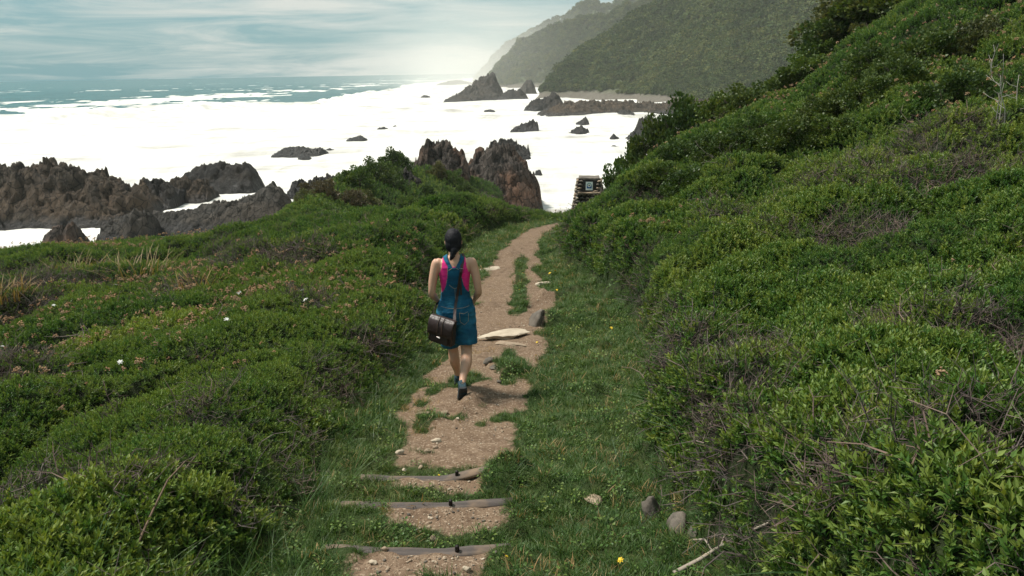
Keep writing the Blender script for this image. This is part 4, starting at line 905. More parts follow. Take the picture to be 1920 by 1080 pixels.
stone(1303, 1000, .15, .10, .07, M_gry, 'low grey stone right of the tan boulder', 'stone', 0.1, G2, .5, .1)

def gravel():
    g = np.random.default_rng(88)
    q = sample(lambda d: 900*min(1, 4.5/d)**1.5, 2.0, 18, 308, 22); x, y = q[:, 0], q[:, 1]; z, m = terrain(x, y, True)
    band = np.zeros_like(x)
    for ys in STEPS: band = np.maximum(band, sstep(ys-0.30, ys-0.16, y)*(y < ys-0.04)*sstep(0.52, 0.25, np.abs(m['s']-0.05)))
    rim = sstep(0.0, 0.15, m['s'])*sstep(0.6, 0.4, m['s'])*0.35
    keep = g.random(len(x)) < np.clip(m['pm'], 0, 1)*(0.05+0.75*band+rim*sstep(4.6, 5.2, y)*sstep(0.0, 0.3, fbm(x*2, y*2, 192, 2))+0.10*sstep(0.1, 0.5, fbm(x*1.5, y*1.5, 191, 3)))
    x, y, z = x[keep], y[keep], z[keep]
    me = [stone_mesh(1200+i, .013, .010, .007, [M_tan, M_gry, M_pale, M_tan][i], 1, 0.2) for i in range(4)]
    sc = 0.45+0.9*g.random(len(x))**2.2; sc *= np.clip(np.hypot(x, y)/6, 1, 3)**0.4
    scatter('gravel', me, np.stack([x, y, z+0.003*sc], 1), normals(x, y), sc, g.random(len(x)), 0.2, 0.3, None, 19, 'loose tan gravel on the path and behind the step poles', 'gravel')
gravel()

# ------------------------------------------------------------------ stone cairn
def cairn():
    top = at(1105, 331, 27.2); g0 = ground_z(top.x, 27.2); H = max(1.15, top.z-g0+0.1); base = Vector((top.x, 27.2, top.z-H))
    o = empty('stone_cairn', base, R(-6)); g = np.random.default_rng(31)
    wb, wt, db, dt = 0.64, 0.40, 0.55, 0.34                          # half widths at foot and top
    M_core = plain('dark_mortar', (0.045, 0.038, 0.033), 0.95, 0.3, 20, 0, 0.5)
    V = [(s*a*0.93, t*b*0.93, z) for (a, b, z) in ((wb, db, -0.25), (wt, dt, H-0.05)) for s, t in ((-1, -1), (1, -1), (1, 1), (-1, 1))]
    F = [(0, 1, 5, 4), (1, 2, 6, 5), (2, 3, 7, 6), (3, 0, 4, 7), (4, 5, 6, 7)]
    link('mortar_core', mesh_np('mortar_core', V, F, [M_core], False), o)
    ms = [stone_mesh(1300+i, 0.5, 0.42, 0.5, [M_tan, M_pale, M_gry, M_tan, M_gry][i], 1, 0.14) for i in range(5)]
    rows = 12; rh = (H-0.07)/rows
    for r in range(rows):
        z = (r+0.5)*rh; t = z/H; hw = wb+(wt-wb)*t; hd = db+(dt-db)*t
        for side in range(4):
            half = hw if side % 2 == 0 else hd; off = hd if side % 2 == 0 else hw; x = -half+0.02*g.random()
            while x < half-0.05:
                w = min(0.13+0.12*g.random(), half-x+0.03); c = x+w/2; x += w*0.98+0.012
                if side == 0 and (abs(c-0.0) < 0.17 and H-0.50 < z < H-0.08): continue   # the sign sits here
                if side == 0 and (0.22 < c < 0.46 and 0.15 < z < H-0.62): continue       # the slab sits here
                p = [(c, -off, z), (off, c, z), (-c, off, z), (-off, -c, z)][side]
                s = link('stone', ms[g.integers(0, 5)], o, p); s.scale = (w*1.0, 0.16, rh*(0.92+0.1*g.random())); s.rotation_euler = (g.normal()*0.06, g.normal()*0.08, side*math.pi/2+g.normal()*0.08)
    def slab(name, sx, sy, sz, p, mat, seed, rot=(0, 0, 0), parent=o, jit=0.008):
        bm = bmesh.new(); bmesh.ops.create_cube(bm, size=1.0); bmesh.ops.subdivide_edges(bm, edges=bm.edges[:], cuts=3, use_grid_fill=True); gg = np.random.default_rng(seed)
        for v in bm.verts: v.co = Vector((v.co.x*sx, v.co.y*sy, v.co.z*sz))+Vector(gg.normal(size=3)*jit)
        me = bpy.data.meshes.new(name); bm.to_mesh(me); bm.free(); me.materials.append(mat); s = link(name, me, parent, p); s.rotation_euler = rot; return s
    slab('cap_slab', 0.74, 0.66, 0.06, (-0.01, 0, H-0.035), M_gry, 1); slab('ledge_slab', 0.80, 0.16, 0.055, (0.0, -0.46, H-0.53), M_tan, 2)
    slab('upright_slab', 0.17, 0.06, 0.34, (0.33, -0.55, 0.40), M_tan, 3, (R(-10), 0, 0))
    tilt = math.atan((db-dt)/H); yf = -(db+(dt-db)*(H-0.28)/H)-0.035
    M_white = plain('enamel_white', (0.78, 0.77, 0.72), 0.35, 0.05, 5); M_blue = plain('enamel_blue', (0.02, 0.10, 0.33), 0.35, 0.1, 5); M_teal = plain('enamel_green', (0.06, 0.24, 0.22), 0.35, 0.1, 5); M_dk = plain('enamel_brown', (0.06, 0.035, 0.022), 0.4, 0.1, 5)
    pl = slab('sign_plate', 0.25, 0.02, 0.30, (0.0, yf-0.02, H-0.28), M_white, 4, (-tilt, 0, 0), o, 0.0); 
    def ring(name, r0, r1, a0, a1, mat, d, cx=0, cz=0.02):
        n = 28; A = np.radians(np.linspace(a0, a1, n)); V = [(cx+r*math.cos(a), -0.014-d-k, cz+r*math.sin(a)) for k in (0, 0.004) for a in A for r in (r0, r1)]; F = []
        for i in range(n-1): F += [(2*n+2*i, 2*n+2*i+2, 2*n+2*i+3, 2*n+2*i+1)[::-1], (2*i+1, 2*i+3, 2*n+2*i+3, 2*n+2*i+1)]
        link(name, mesh_np(name, V, F, [mat], False), pl)
    def rect(name, x0, x1, z0, z1, mat, d): link(name, mesh_np(name, [(x0, -0.014-d, z0), (x1, -0.014-d, z0), (x1, -0.014-d, z1), (x0, -0.014-d, z1)], [(0, 1, 2, 3)], [mat], False), pl)
    rect('emblem_field', -0.085, 0.085, -0.085, 0.02, M_blue, 0.002)
    ring('emblem_arc', 0.055, 0.085, 0, 180, M_teal, 0.003); ring('emblem_ring', 0.0, 0.062, 0, 360, M_white, 0.010); ring('emblem_dot', 0.0, 0.026, 0, 360, M_dk, 0.018)
    tag(o, 'tapered stone cairn with a white emblem sign beside the path', 'cairn')
cairn()

# ------------------------------------------------------------------ flowers, sticks, dry tufts
M_petal = plain('yellow_petal', (0.75, 0.52, 0.02), 0.6, 0.15, 40); M_wpetal = plain('white_petal', (0.75, 0.74, 0.70), 0.6, 0.08, 40); M_fstem = plain('flower_stalk', (0.06, 0.11, 0.025), 0.7, 0.2, 20)
def flower_meshes(mat, r):
    s = Soup(); g = np.random.default_rng(9)
    for i in range(18):
        a = i*2.399; o = np.array([math.cos(a), math.sin(a), 0]); t = 0.55+0.45*(i % 3)/2
        s.leaf(np.array([0, 0, 0.002*(3-i % 3)]), o+np.array([0, 0, 0.45-0.35*t]), np.array([0, 0, 1.0]), r*t, r*0.34, 0.5, 0.1)
    head = s.mesh('petals', [mat]); q = Soup(); q.stick([(0, 0, -0.10), (0.004, 0, -0.05), (0, 0, 0)], 0.002, 0.002, 0.5, 0, 5); q.lump(np.array([0, 0, -0.003]), 0.006, 0.5)
    return head, q.mesh('stalk', [M_fstem])
FL = {'y': flower_meshes(M_petal, 0.021), 'w': flower_meshes(M_wpetal, 0.020)}
def flower(px, py, kind, label, group, s=1.0, name='flower'):
    p = ground_at(px, py); o = empty(name, (p.x, p.y, p.z+0.05*s), px % 6); o.rotation_euler = (R(28), R(8*math.sin(px)), px % 6)
    a = link('petals', FL[kind][0], o); a.scale = (s, s, s); b = link('stalk', FL[kind][1], o); b.scale = (s, s, s)
    tag(o, label, 'flower', group)
YF = 'yellow flowers in the right verge'; WF = 'white flowers in the left shrubs'
for px, py, s, lab in [(1163, 1067, 1.0, 'large yellow flower in the turf at the bottom edge'), (950, 1053, .6, 'small yellow flower at the right end of the nearest step'), (823, 897, .5, 'tiny yellow flower behind the farthest step'),
        (1036, 635, 1.2, 'yellow flower in the verge just right of the path slabs'), (1005, 674, 1.0, 'yellow flower in the verge below the path slabs'), (1007, 649, 1.0, 'smaller yellow flower between two others by the slabs'), (1146, 624, 1.3, 'yellow flower near the shrubs, farthest right in the verge'),
        (1044, 551, 1.3, 'yellow flower below the cluster on the bank'), (1041, 516, 1.6, 'yellow flower topmost right in the cluster on the bank'), (1031, 521, 1.8, 'tall yellow flower in the cluster on the bank'), (1053, 538, 1.3, 'lowest yellow flower of the cluster on the bank'),
        (981, 518, 1.2, 'yellow flower on the grass island in the path, upper'), (974, 550, 1.2, 'yellow flower on the grass island in the path, lower')]: flower(px, py, 'y', lab, YF, s, 'yellow_flower')
for px, py, s, lab in [(8, 664, 1.7, 'white flower at the left edge of the shrubs'), (219, 546, 2.0, 'white flower in the shrubs below the two pale dry tufts'), (297, 633, 1.7, 'white flower in mid slope, upper of a near pair'), (228, 695, 1.6, 'white flower in mid slope, lower of a near pair'),
        (427, 616, 1.8, 'white flower among the brown flower heads'), (575, 578, 2.0, 'white flower high in the shrubs left of the walker'), (450, 562, 2.0, 'white flower in the shrubs above the brown flower heads'), (207, 532, 2.0, 'white flower just under the left pale dry tuft'),
        (568, 559, 1.8, 'white flower farthest right on the left slope'), (103, 584, 1.8, 'white flower near the left grey twig patch')]: flower(px, py, 'w', lab, WF, s, 'white_flower')
M_deadwood = plain('bleached_wood', (0.30, 0.25, 0.20), 0.9, 0.35, 25); M_brownwood = plain('brown_stick', (0.13, 0.085, 0.055), 0.9, 0.4, 25); M_white = plain('white_dead_wood', (0.34, 0.31, 0.27), 0.9, 0.2, 25)
def stick_thing(name, pix, r0, r1, mat, label, lift=0.02, side=None, cat='stick'):
    """stick lying on or rising from the surface; pixels from thick end to thin end; third entry lifts it"""
    P = []
    for px, py, up in pix: p = ground_at(px, py); P.append((p.x, p.y-0.15*up, p.z+lift+up))
    c = Vector(P[0]); s = Soup(); s.stick([Vector(p)-c for p in P], r0, r1, 0.5, 0, 6)
    for i, dv, l in (side or []): q = Vector(P[i])-c; s.stick([q, q+Vector(dv)*l*0.5+Vector((0, 0, .01)), q+Vector(dv)*l], r0*0.5, r1*0.6, 0.5, 0, 5)
    tag(link(name, s.mesh(name, [mat], True), None, c), label, cat)
stick_thing('fallen_stick', [(1262, 1082, 0), (1310, 1062, .02), (1350, 1040, .03), (1392, 1018, .03), (1440, 995, .02)], 0.012, 0.005, M_deadwood, 'bleached fallen stick at the bottom edge right of the yellow flower', .02, [(2, (0.3, 0.4, 0.3), .12)])
stick_thing('fallen_stick', [(1300, 1022, .0), (1320, 1030, .03), (1338, 1052, .01)], 0.006, 0.004, M_deadwood, 'short bent stick just above the bleached fallen stick', .03)
stick_thing('bare_branch', [(262, 1062, .05), (300, 1010, .12), (330, 965, .16), (360, 925, .15), (388, 912, .10)], 0.006, 0.003, M_brownwood, 'long bare arching stem in the left foreground grass', .05)
def dead_branch(px, py, h, label, n, seed, mat=M_white):
    p = ground_at(px, py); g = np.random.default_rng(seed); s = Soup()
    for i in range(n):
        q = np.array([g.normal()*0.12, g.normal()*0.12, -0.1]); d = np.array([g.normal()*0.14, g.normal()*0.14, 1.0]); P = [q]; hh = h*(0.6+0.5*g.random())
        for j in range(5): q = q+d*hh/5; d = d+g.normal(size=3)*np.array([.17, .17, .05]); P.append(q)
        s.stick(P, 0.009, 0.003, 0.5, 0, 5)
        for j in (2, 3, 4):
            w = unit(g, 0.7); w[2] = abs(w[2]); s.stick([P[j], P[j]+w*hh*0.12, P[j]+w*hh*0.2+np.array([0, 0, .03])], 0.005, 0.002, 0.5, 0, 4)
    tag(link('dead_branch', s.mesh('dead_branch', [mat], True), None, p), label, 'branch', 'pale dead branches on the right slope')
dead_branch(1812, 172, 1.1, 'pale dead branch with side twigs right of the dark bush', 1, 3); dead_branch(1855, 152, .9, 'thin straight pale dead branch highest of the three', 1, 4); dead_branch(1872, 238, 1.2, 'cluster of pale dead stems at the right edge', 4, 5); dead_branch(1782, 178, .35, 'short pale dead branch in front of the dark bush', 1, 6)
def dry_tuft(px, py, h, label, seed, n=70):
    p = ground_at(px, py); me = tuft('dry_grass_tuft', seed, n, h, 0.022, h*0.9, M_drys, 0.9, 4)
    tag(link('dry_grass_tuft', me, None, (p.x, p.y, p.z-0.03)), label, 'grass tuft', 'pale dry grass tufts on the left slope')
M_drys = leaf_mat('straw_blade', (0.17, 0.125, 0.055), (0.30, 0.23, 0.11), (0.46, 0.38, 0.20), 0.25, 0.6, False)
dry_tuft(147, 514, .55, 'pale dry grass tuft high on the left slope, middle one', 41); dry_tuft(266, 518, .60, 'largest pale dry grass tuft on the left slope', 42, 90); dry_tuft(374, 540, .38, 'small pale dry grass tuft, rightmost on the left slope', 43, 40)
dry_tuft(12, 556, .38, 'low tan dry grass tuft at the left edge', 44, 80); dry_tuft(225, 500, .4, 'thin pale dry grass tuft behind the largest one', 45, 22)
# ================================================================== THE WALKER
def loft(rings, k=28, cap=True):
    """rings: (centre, u axis, v axis, power)"""
    V = []; F = []
    for c, u, v, pw in rings:
        c, u, v = np.array(c, float), np.array(u, float), np.array(v, float)
        for j in range(k):
            a = 2*math.pi*j/k; ca, sa = math.cos(a), math.sin(a)
            V.append(c+u*math.copysign(abs(ca)**pw, ca)+v*math.copysign(abs(sa)**pw, sa))
    n = len(rings)
    for i in range(n-1): F += [(i*k+j, i*k+(j+1) % k, (i+1)*k+(j+1) % k, (i+1)*k+j) for j in range(k)]
    if cap: F += [tuple(range(k-1, -1, -1)), tuple(range((n-1)*k, n*k))]
    return V, F
def limb(P, rad, k=18, flat=None):
    """smooth tube through joints (Catmull-Rom) with radii"""
    P = [np.array(p, float) for p in P]; n = len(P); C = []; Rr = []
    for i in range(n-1):
        p0, p1, p2, p3 = P[max(i-1, 0)], P[i], P[i+1], P[min(i+2, n-1)]; r0, r1 = rad[i], rad[i+1]
        for t in np.linspace(0, 1, 6, endpoint=(i == n-2)):
            C.append(0.5*((2*p1)+(-p0+p2)*t+(2*p0-5*p1+4*p2-p3)*t*t+(-p0+3*p1-3*p2+p3)*t**3)); q = t*t*(3-2*t); Rr.append(r0+(r1-r0)*q)
    rings = []
    for i, (c, r) in enumerate(zip(C, Rr)):
        a = C[min(i+1, len(C)-1)]-C[max(i-1, 0)]; a /= np.linalg.norm(a); u = np.array([1.0, 0, 0]); u = u-a*(u@a)
        if np.linalg.norm(u) < 0.2: u = np.array([0, 1.0, 0])-a*a[1]
        u /= np.linalg.norm(u); v = np.cross(a, u); f = flat if flat else 1.0
        rings.append((c, u*r, v*r*f, 1.0))
    e0 = (C[0]-(C[1]-C[0])/np.linalg.norm(C[1]-C[0])*Rr[0]*0.5); e1 = (C[-1]+(C[-1]-C[-2])/np.linalg.norm(C[-1]-C[-2])*Rr[-1]*0.5)
    rings = [(e0, rings[0][1]*0.55, rings[0][2]*0.55, 1.0)]+rings+[(e1, rings[-1][1]*0.55, rings[-1][2]*0.55, 1.0)]
    return loft(rings, k)
def ellip(c, r, k=20, m=12):
    rings = []
    for i in range(m+1):
        a = -math.pi/2+math.pi*(0.02+0.96*i/m); rings.append(((c[0], c[1], c[2]+r[2]*math.sin(a)), (r[0]*math.cos(a), 0, 0), (0, r[1]*math.cos(a), 0), 1.0))
    return loft(rings, k)
def fuse(parts, voxel, smooth=6, factor=0.5):
    """join closed pieces into one continuous surface"""
    V = []; F = []
    for v, f in parts: n = len(V); V += [tuple(q) for q in v]; F += [tuple(i+n for i in q) for q in f]
    me = bpy.data.meshes.new('tmp'); me.from_pydata(V, [], F); me.update(); o = bpy.data.objects.new('tmp', me); COL.objects.link(o)
    bm = bmesh.new(); bm.from_mesh(me); bmesh.ops.recalc_face_normals(bm, faces=bm.faces); bm.to_mesh(me); bm.free()
    r = o.modifiers.new('r', 'REMESH'); r.mode = 'VOXEL'; r.voxel_size = voxel
    s = o.modifiers.new('s', 'SMOOTH'); s.iterations = smooth; s.factor = factor
    dg = bpy.context.evaluated_depsgraph_get(); out = bpy.data.meshes.new_from_object(o.evaluated_get(dg)); bpy.data.objects.remove(o)
    out.polygons.foreach_set('use_smooth', np.ones(len(out.polygons), bool)); return out
def co_no(me):
    c = np.empty(len(me.vertices)*3, np.float32); me.vertices.foreach_get('co', c); n = np.empty(len(me.vertices)*3, np.float32); me.vertex_normals.foreach_get('vector', n)
    return c.reshape(-1, 3).astype(float), n.reshape(-1, 3).astype(float)

def person():
    base = ground_at(853, 735); bx, by = base.x, 6.92; bx = at(852, 600, 6.92).x+0.02
    bz = ground_z(bx, by); o = empty('person', (bx, by, bz), R(3))
    o.scale = (0.98,)*3
    gz = lambda y: ground_z(bx, by+y)-bz
    D = -0.015
    tor = [(.74, 0, .0, .155, .105), (.80, 0, -.008, .172, .118), (.87, 0, -.012, .176, .122), (.94, 0, -.004, .158, .108), (1.00, 0, .004, .136, .094), (1.05, 0, .006, .128, .090), (1.12, 0, .002, .132, .095), (1.20, 0, -.002, .141, .102), (1.27, 0, -.004, .150, .104), (1.33, 0, -.010, .158, .094), (1.375, 0, -.012, .150, .074), (1.405, 0, -.010, .112, .058), (1.43, 0, -.006, .070, .052)]
    parts = [loft([((x, y, z+D), (rx, 0, 0), (0, ry, 0), 0.88) for z, x, y, rx, ry in tor])]
    parts.append(limb([(0, -.010, 1.39+D), (0, -.004, 1.45+D), (0, .008, 1.52+D)], [.062, .050, .050]))
    hz = 1.575+D
    parts += [ellip((0, .012, hz), (.074, .094, .112)), ellip((0, .045, hz-.05), (.056, .060, .068)), ellip((0, .104, hz-.02), (.012, .016, .020)), ellip((0, .095, hz-.062), (.022, .010, .010))]
    for s in (-1, 1): parts.append(ellip((s*.076, .005, hz-.012), (.011, .020, .032)))
    hands = []
    for s in (-1, 1):
        sh, el, wr = (s*.172, -.012, 1.352+D), (s*.226, -.055, 1.085+D), (s*.185, .115, .945+D)
        mid1 = tuple((np.array(sh)*.5+np.array(el)*.5)+np.array([s*.010, -.004, 0])); mid2 = tuple(np.array(el)*.62+np.array(wr)*.38+np.array([s*.008, -.008, 0]))
        parts += [ellip((s*.150, -.010, 1.352+D), (.058, .052, .056)), limb([(s*.150, -.010, 1.362+D), sh, mid1, el, mid2, wr], [.048, .050, .042, .035, .036, .024])]
        # hand slipped into the front pocket: palm, four fingers, thumb
        pc = np.array(wr)+np.array([-s*.018, .045, -.040])
        parts.append(limb([wr, tuple(pc), tuple(pc+np.array([-s*.010, .020, -.034]))], [.024, .032, .030], 14, 0.62))
        kn = pc+np.array([-s*.012, .022, -.040])
        for i in range(4):
            q = kn+np.array([-s*(.008+.003*i), -.024+.016*i, -.004*abs(i-1.5)]); L_ = [.058, .066, .062, .048][i]
            parts.append(limb([tuple(q), tuple(q+np.array([-s*.010, .010, -L_*.5])), tuple(q+np.array([-s*.022, .006, -L_]))], [.0095, .0088, .0075], 10))
        parts.append(limb([tuple(pc+np.array([-s*.004, .018, .006])), tuple(pc+np.array([-s*.018, .048, -.012])), tuple(pc+np.array([-s*.028, .055, -.038]))], [.012, .0105, .0085], 10))
    zr, zl = gz(-.34), gz(.27)
    legs = {1: dict(hip=(.088, 0, .82+D), kn=(.090, -.085, .455+D+zr*.3), an=(.042, -.405, .185+zr), cf=(.012, -.030, 0)), -1: dict(hip=(-.088, 0, .82+D), kn=(-.050, .150, .43+D+zl*.5), an=(-.012, .235, .085+zl), cf=(-.004, -.034, 0))}
    for s, q in legs.items():
        hip, kn, an = map(np.array, (q['hip'], q['kn'], q['an'])); th = hip*.5+kn*.5; ca = kn*.68+an*.32+np.array(q['cf']); lo = kn*.25+an*.75
        parts.append(limb([tuple(hip), tuple(th), tuple(kn), tuple(ca), tuple(lo), tuple(an)], [.098, .080, .054, .056, .037, .031]))
    # feet inside the shoes
    for s, q in legs.items():
        an = np.array(q['an']); toe = np.array([.040, -.300, .040+zr]) if s == 1 else np.array([-.016, .40, .035+gz(.40)])
        parts.append(limb([tuple(an), tuple(an*.5+toe*.5), tuple(toe)], [.030, .032, .026]))
    body = fuse(parts, 0.0062, 8)
    k = Mat('skin'); c = k.coord(); n = k.noise(c, 9, 5); k.base(k.ramp(n, [(0.3, (0.52, 0.285, 0.185)), (0.7, (0.62, 0.36, 0.24))])); k.rough(0.5)
    k.b.inputs['Subsurface Weight'].default_value = 0.12; k.b.inputs['Subsurface Radius'].default_value = (0.012, 0.005, 0.003); k.b.inputs['Subsurface Scale'].default_value = 1.0
    body.materials.append(k.m); bo = link('body', body, o); bo['label'] = 'tanned bare arms, neck and legs'
    # eyes and brows on the face turned away from us
    M_eye = plain('eye', (0.03, 0.02, 0.015), 0.2, 0.1, 5)
    for s in (-1, 1): link('eye', mesh_np('eye', *ellip((s*.030, .094, hz+.008), (.012, .008, .007), 10, 6), [M_eye]), o)
    co, no = co_no(body); fcs = np.array([p.vertices[:] for p in body.polygons if len(p.vertices) == 4]); x, y, z = co.T; ax = np.abs(x)
    # how far from the arm lines
    def seg_d(a, b): a, b = np.array(a), np.array(b); t = np.clip(((co-a)@(b-a))/((b-a)@(b-a)), 0, 1); return np.linalg.norm(co-(a+t[:, None]*(b-a)), axis=1)
    arm = np.minimum.reduce([seg_d((s*.186, -.012, 1.33+D), (s*.226, -.055, 1.085+D)) for s in (-1, 1)]); fore = np.minimum.reduce([seg_d((s*.226, -.055, 1.085+D), (s*.16, .17, .87+D)) for s in (-1, 1)])
    notarm = ((arm > .052) | (ax < .128)) & ((fore > .05) | (ax < .12))
    def garment(mask, off, mat, name, thick, parent, smooth=2):
        f = fcs[mask[fcs].all(1)]; used = np.unique(f); mp = np.full(len(co), -1); mp[used] = np.arange(len(used))
        me = mesh_np(name, co[used]+no[used]*off, mp[f], [mat]); g = link(name, me, parent); sm = g.modifiers.new('s', 'SMOOTH'); sm.iterations = smooth; sm.factor = 0.5
        sd = g.modifiers.new('t', 'SOLIDIFY'); sd.thickness = thick; sd.offset = -1; return g
    zz = z-D
    # pink tank top
    axmax = np.interp(zz, [1.24, 1.28, 1.33, 1.37, 1.42], [.30, .136, .122, .116, .108]); neck = np.where(y < -.01, 1.345+np.clip(ax-.02, 0, 1)*1.15, 1.27+np.clip(ax-.03, 0, 1)*2.2)
    tank = notarm & (ax < axmax) & (zz < neck) & (zz > .93) & ((ax > .052) | (zz < 1.40))
    kp = Mat('pink_cotton'); c = kp.coord('Object', (1, 1, 4)); n = kp.noise(c, 14, 4); kp.base(kp.ramp(n, [(0.3, (0.62, 0.012, 0.165)), (0.7, (0.80, 0.022, 0.235))])); kp.rough(0.85); kp.bump(kp.noise(kp.coord('Object', (3, 3, 14)), 3, 3), 0.5, 0.012)
    garment(tank, .006, kp.m, 'tank_top', .004, o)['label'] = 'bright pink tank top'
    # denim
    kd = Mat('denim'); c = kd.coord('Object'); n = kd.noise(c, 7, 6, 0.6); w = kd.noise(kd.coord('Object', (260, 260, 420)), 1.0, 2)
    col = kd.ramp(n, [(0.28, (0.008, 0.062, 0.125)), (0.52, (0.014, 0.115, 0.200)), (0.76, (0.045, 0.210, 0.290))]); col = kd.mix(kd.math('MULTIPLY', w, 0.35), col, (0.006, 0.04, 0.085)); kd.base(col); kd.rough(0.9); kd.b.inputs['Specular IOR Level'].default_value = 0.2
    fold = kd.noise(kd.coord('Object', (5, 5, 20), (0, R(28), 0)), 1.0, 4, 0.55, 0.5); kd.bump(kd.math('ADD', kd.math('MULTIPLY', fold, 1.0), kd.math('MULTIPLY', w, 0.06)), 0.75, 0.035)
    hw = np.interp(zz, [.93, .985, 1.04, 1.10, 1.165, 1.25, 1.335], [.4, .4, .145, .105, .082, .067, .062])
    backp = (y < .0) & (ax < hw) & (zz < 1.337) & notarm
    frontp = (y >= .0) & (ax < np.interp(zz, [.93, .985, 1.05, 1.12, 1.26], [.4, .4, .13, .10, .09])) & (zz < 1.26) & notarm
    sc_ = np.where(y < -.005, np.interp(zz, [1.31, 1.34, 1.40, 1.44], [.026, .036, .074, .080]), np.interp(zz, [1.2, 1.42], [.070, .080])); strap = (np.abs(ax-sc_) < .0235) & (zz > 1.24) & (zz < 1.46) & ((y < -.005) & (zz > 1.31) | (y >= -.005)) & (seg_d((0, 0, 1.45+D), (0, .008, 1.52+D)) > .056)
    dun = empty('dungarees', (0, 0, 0)); bpy.data.objects.remove(dun)
    up = garment((backp | frontp | strap) & (zz > .925), .0135, kd.m, 'dungarees', .008, o, 1); up['label'] = 'teal blue denim dungaree shorts'
    # the loose shorts
    sp = [loft([((0, yy, zc+D), (rx, 0, 0), (0, ry, 0), 0.9) for zc, yy, rx, ry in [(.995, .002, .151, .111), (.96, -.003, .166, .120), (.90, -.010, .190, .140), (.84, -.010, .196, .146), (.77, -.006, .190, .138), (.735, -.002, .165, .115)]], 36)]
    for s, q in legs.items():
        hip, kn = np.array(q['hip']), np.array(q['kn']); rings = []
        for t, rx, ry in [(-.05, .098, .120), (.15, .104, .124), (.45, .108, .118), (.70, .108, .112), (.80, .108, .111)]:
            c_ = hip+(kn-hip)*t; c_[0] = c_[0]+s*.004; d_ = (kn-hip)/np.linalg.norm(kn-hip); u = np.array([1.0, 0, 0])-d_*d_[0]; u /= np.linalg.norm(u); v = np.cross(d_, u)
            rings.append((c_, u*rx, v*ry, 0.92))
        sp.append(loft(rings, 30))
    sh = fuse(sp, 0.0065, 6); c2, n2 = co_no(sh)
    fo = 0.006*fbm(c2[:, 0]*9+c2[:, 2]*6, c2[:, 2]*22-c2[:, 0]*8, 61, 3)+0.004*fbm(c2[:, 0]*16, c2[:, 2]*30+c2[:, 1]*12, 62, 2)
    c2 = c2+n2*(fo+0.002)[:, None]; sh.vertices.foreach_set('co', c2.astype(np.float32).ravel()); sh.update(); sh.materials.append(kd.m); so = link('shorts', sh, up)
    # stitched seams laid on the cloth
    vg = [up, so]; dg = bpy.context.evaluated_depsgraph_get(); trees = []
    for q in vg: e = q.evaluated_get(dg); m_ = e.to_mesh(); trees.append(BVHTree.FromPolygons([v.co[:] for v in m_.vertices], [p.vertices[:] for p in m_.polygons])); e.to_mesh_clear()
    bt = BVHTree.FromPolygons([tuple(q) for q in co], [tuple(f) for f in fcs])
    def on_back(px_, pz_, lift=0.002, front=False, trs=None):
        best = None
        for t in (trs or trees)+[bt]:
            h = t.ray_cast(Vector((px_, 1 if front else -1, pz_)), Vector((0, -1 if front else 1, 0)))
            if h[0] is not None and (best is None or (h[0].y < best.y) != front): best = h[0]
        return None if best is None else np.array(best)+np.array([0, lift if front else -lift, 0])
    M_st = plain('stitching', (0.30, 0.27, 0.20), 0.8, 0.1, 30)
    def seam(line, r=0.0022, parent=up, name='seam'):
        P = []
        for (x0, z0), (x1, z1) in zip(line[:-1], line[1:]):
            for t in np.linspace(0, 1, 7)[:-1]:
                h = on_back(x0+(x1-x0)*t, z0+(z1-z0)*t+D)
                if h is not None: P.append(h)
        if len(P) < 3: return
        s = Soup(); s.stick(P, r, r, 0.5, 0, 4); link(name, s.mesh(name, [M_st], True), parent)
    seam([(-.055, 1.165), (-.02, 1.135), (0, 1.125), (.02, 1.135), (.055, 1.165)]); seam([(0, 1.125), (0, 1.02), (0, .985)]); seam([(-.055, 1.31), (0, 1.345), (.055, 1.31)])
    seam([(-.145, .945), (-.07, .935), (0, .932), (.07, .935), (.145, .945)]); seam([(0, .93), (0, .86), (.002, .78)]); seam([(.035, .89), (.08, .88), (.125, .895)]); seam([(.035, .89), (.04, .80), (.08, .765), (.12, .80), (.125, .895)])
    seam([(-.062, 1.33), (-.068, 1.24), (-.085, 1.16)], .0018); seam([(.062, 1.33), (.068, 1.24), (.085, 1.16)], .0018)
    # hair: cap, gathered low at the nape
    hp = [ellip((0, -.008, hz+.016), (.083, .098, .109)), ellip((0, -.040, hz-.028), (.079, .066, .082)), ellip((.006, -.090, hz-.070), (.036, .030, .032)), limb([(.002, -.090, hz-.085), (-.012, -.098, hz-.125), (-.030, -.088, hz-.165)], [.031, .025, .012])]
    hm = fuse(hp, 0.006, 3); hc, hn = co_no(hm)
    cut = (hc[:, 1] > .055) & (hc[:, 2] < hz+.045); hc = np.where(cut[:, None], np.array([0, .03, hz])+(hc-np.array([0, .03, hz]))*0.78, hc)
    hc = hc+hn*(0.0026*np.sin(np.arctan2(hc[:, 0], hc[:, 1]+.02)*38+5*fbm(hc[:, 0]*30, hc[:, 2]*22, 9, 3))+0.0035*fbm(hc[:, 0]*40, hc[:, 2]*14+hc[:, 1]*14, 10, 3))[:, None]; hm.vertices.foreach_set('co', hc.astype(np.float32).ravel()); hm.update()
    kh = Mat('dark_hair'); n = kh.noise(kh.coord('Object', (160, 160, 12)), 1.0, 3); kh.base(kh.ramp(n, [(0.3, (0.006, 0.006, 0.009)), (0.7, (0.020, 0.018, 0.022))])); kh.rough(0.65); kh.b.inputs['Specular IOR Level'].default_value = 0.25; kh.bump(n, 0.6, 0.006)
    hm.materials.append(kh.m); ho = link('hair', hm, o); ho['label'] = 'dark hair gathered low at the nape'
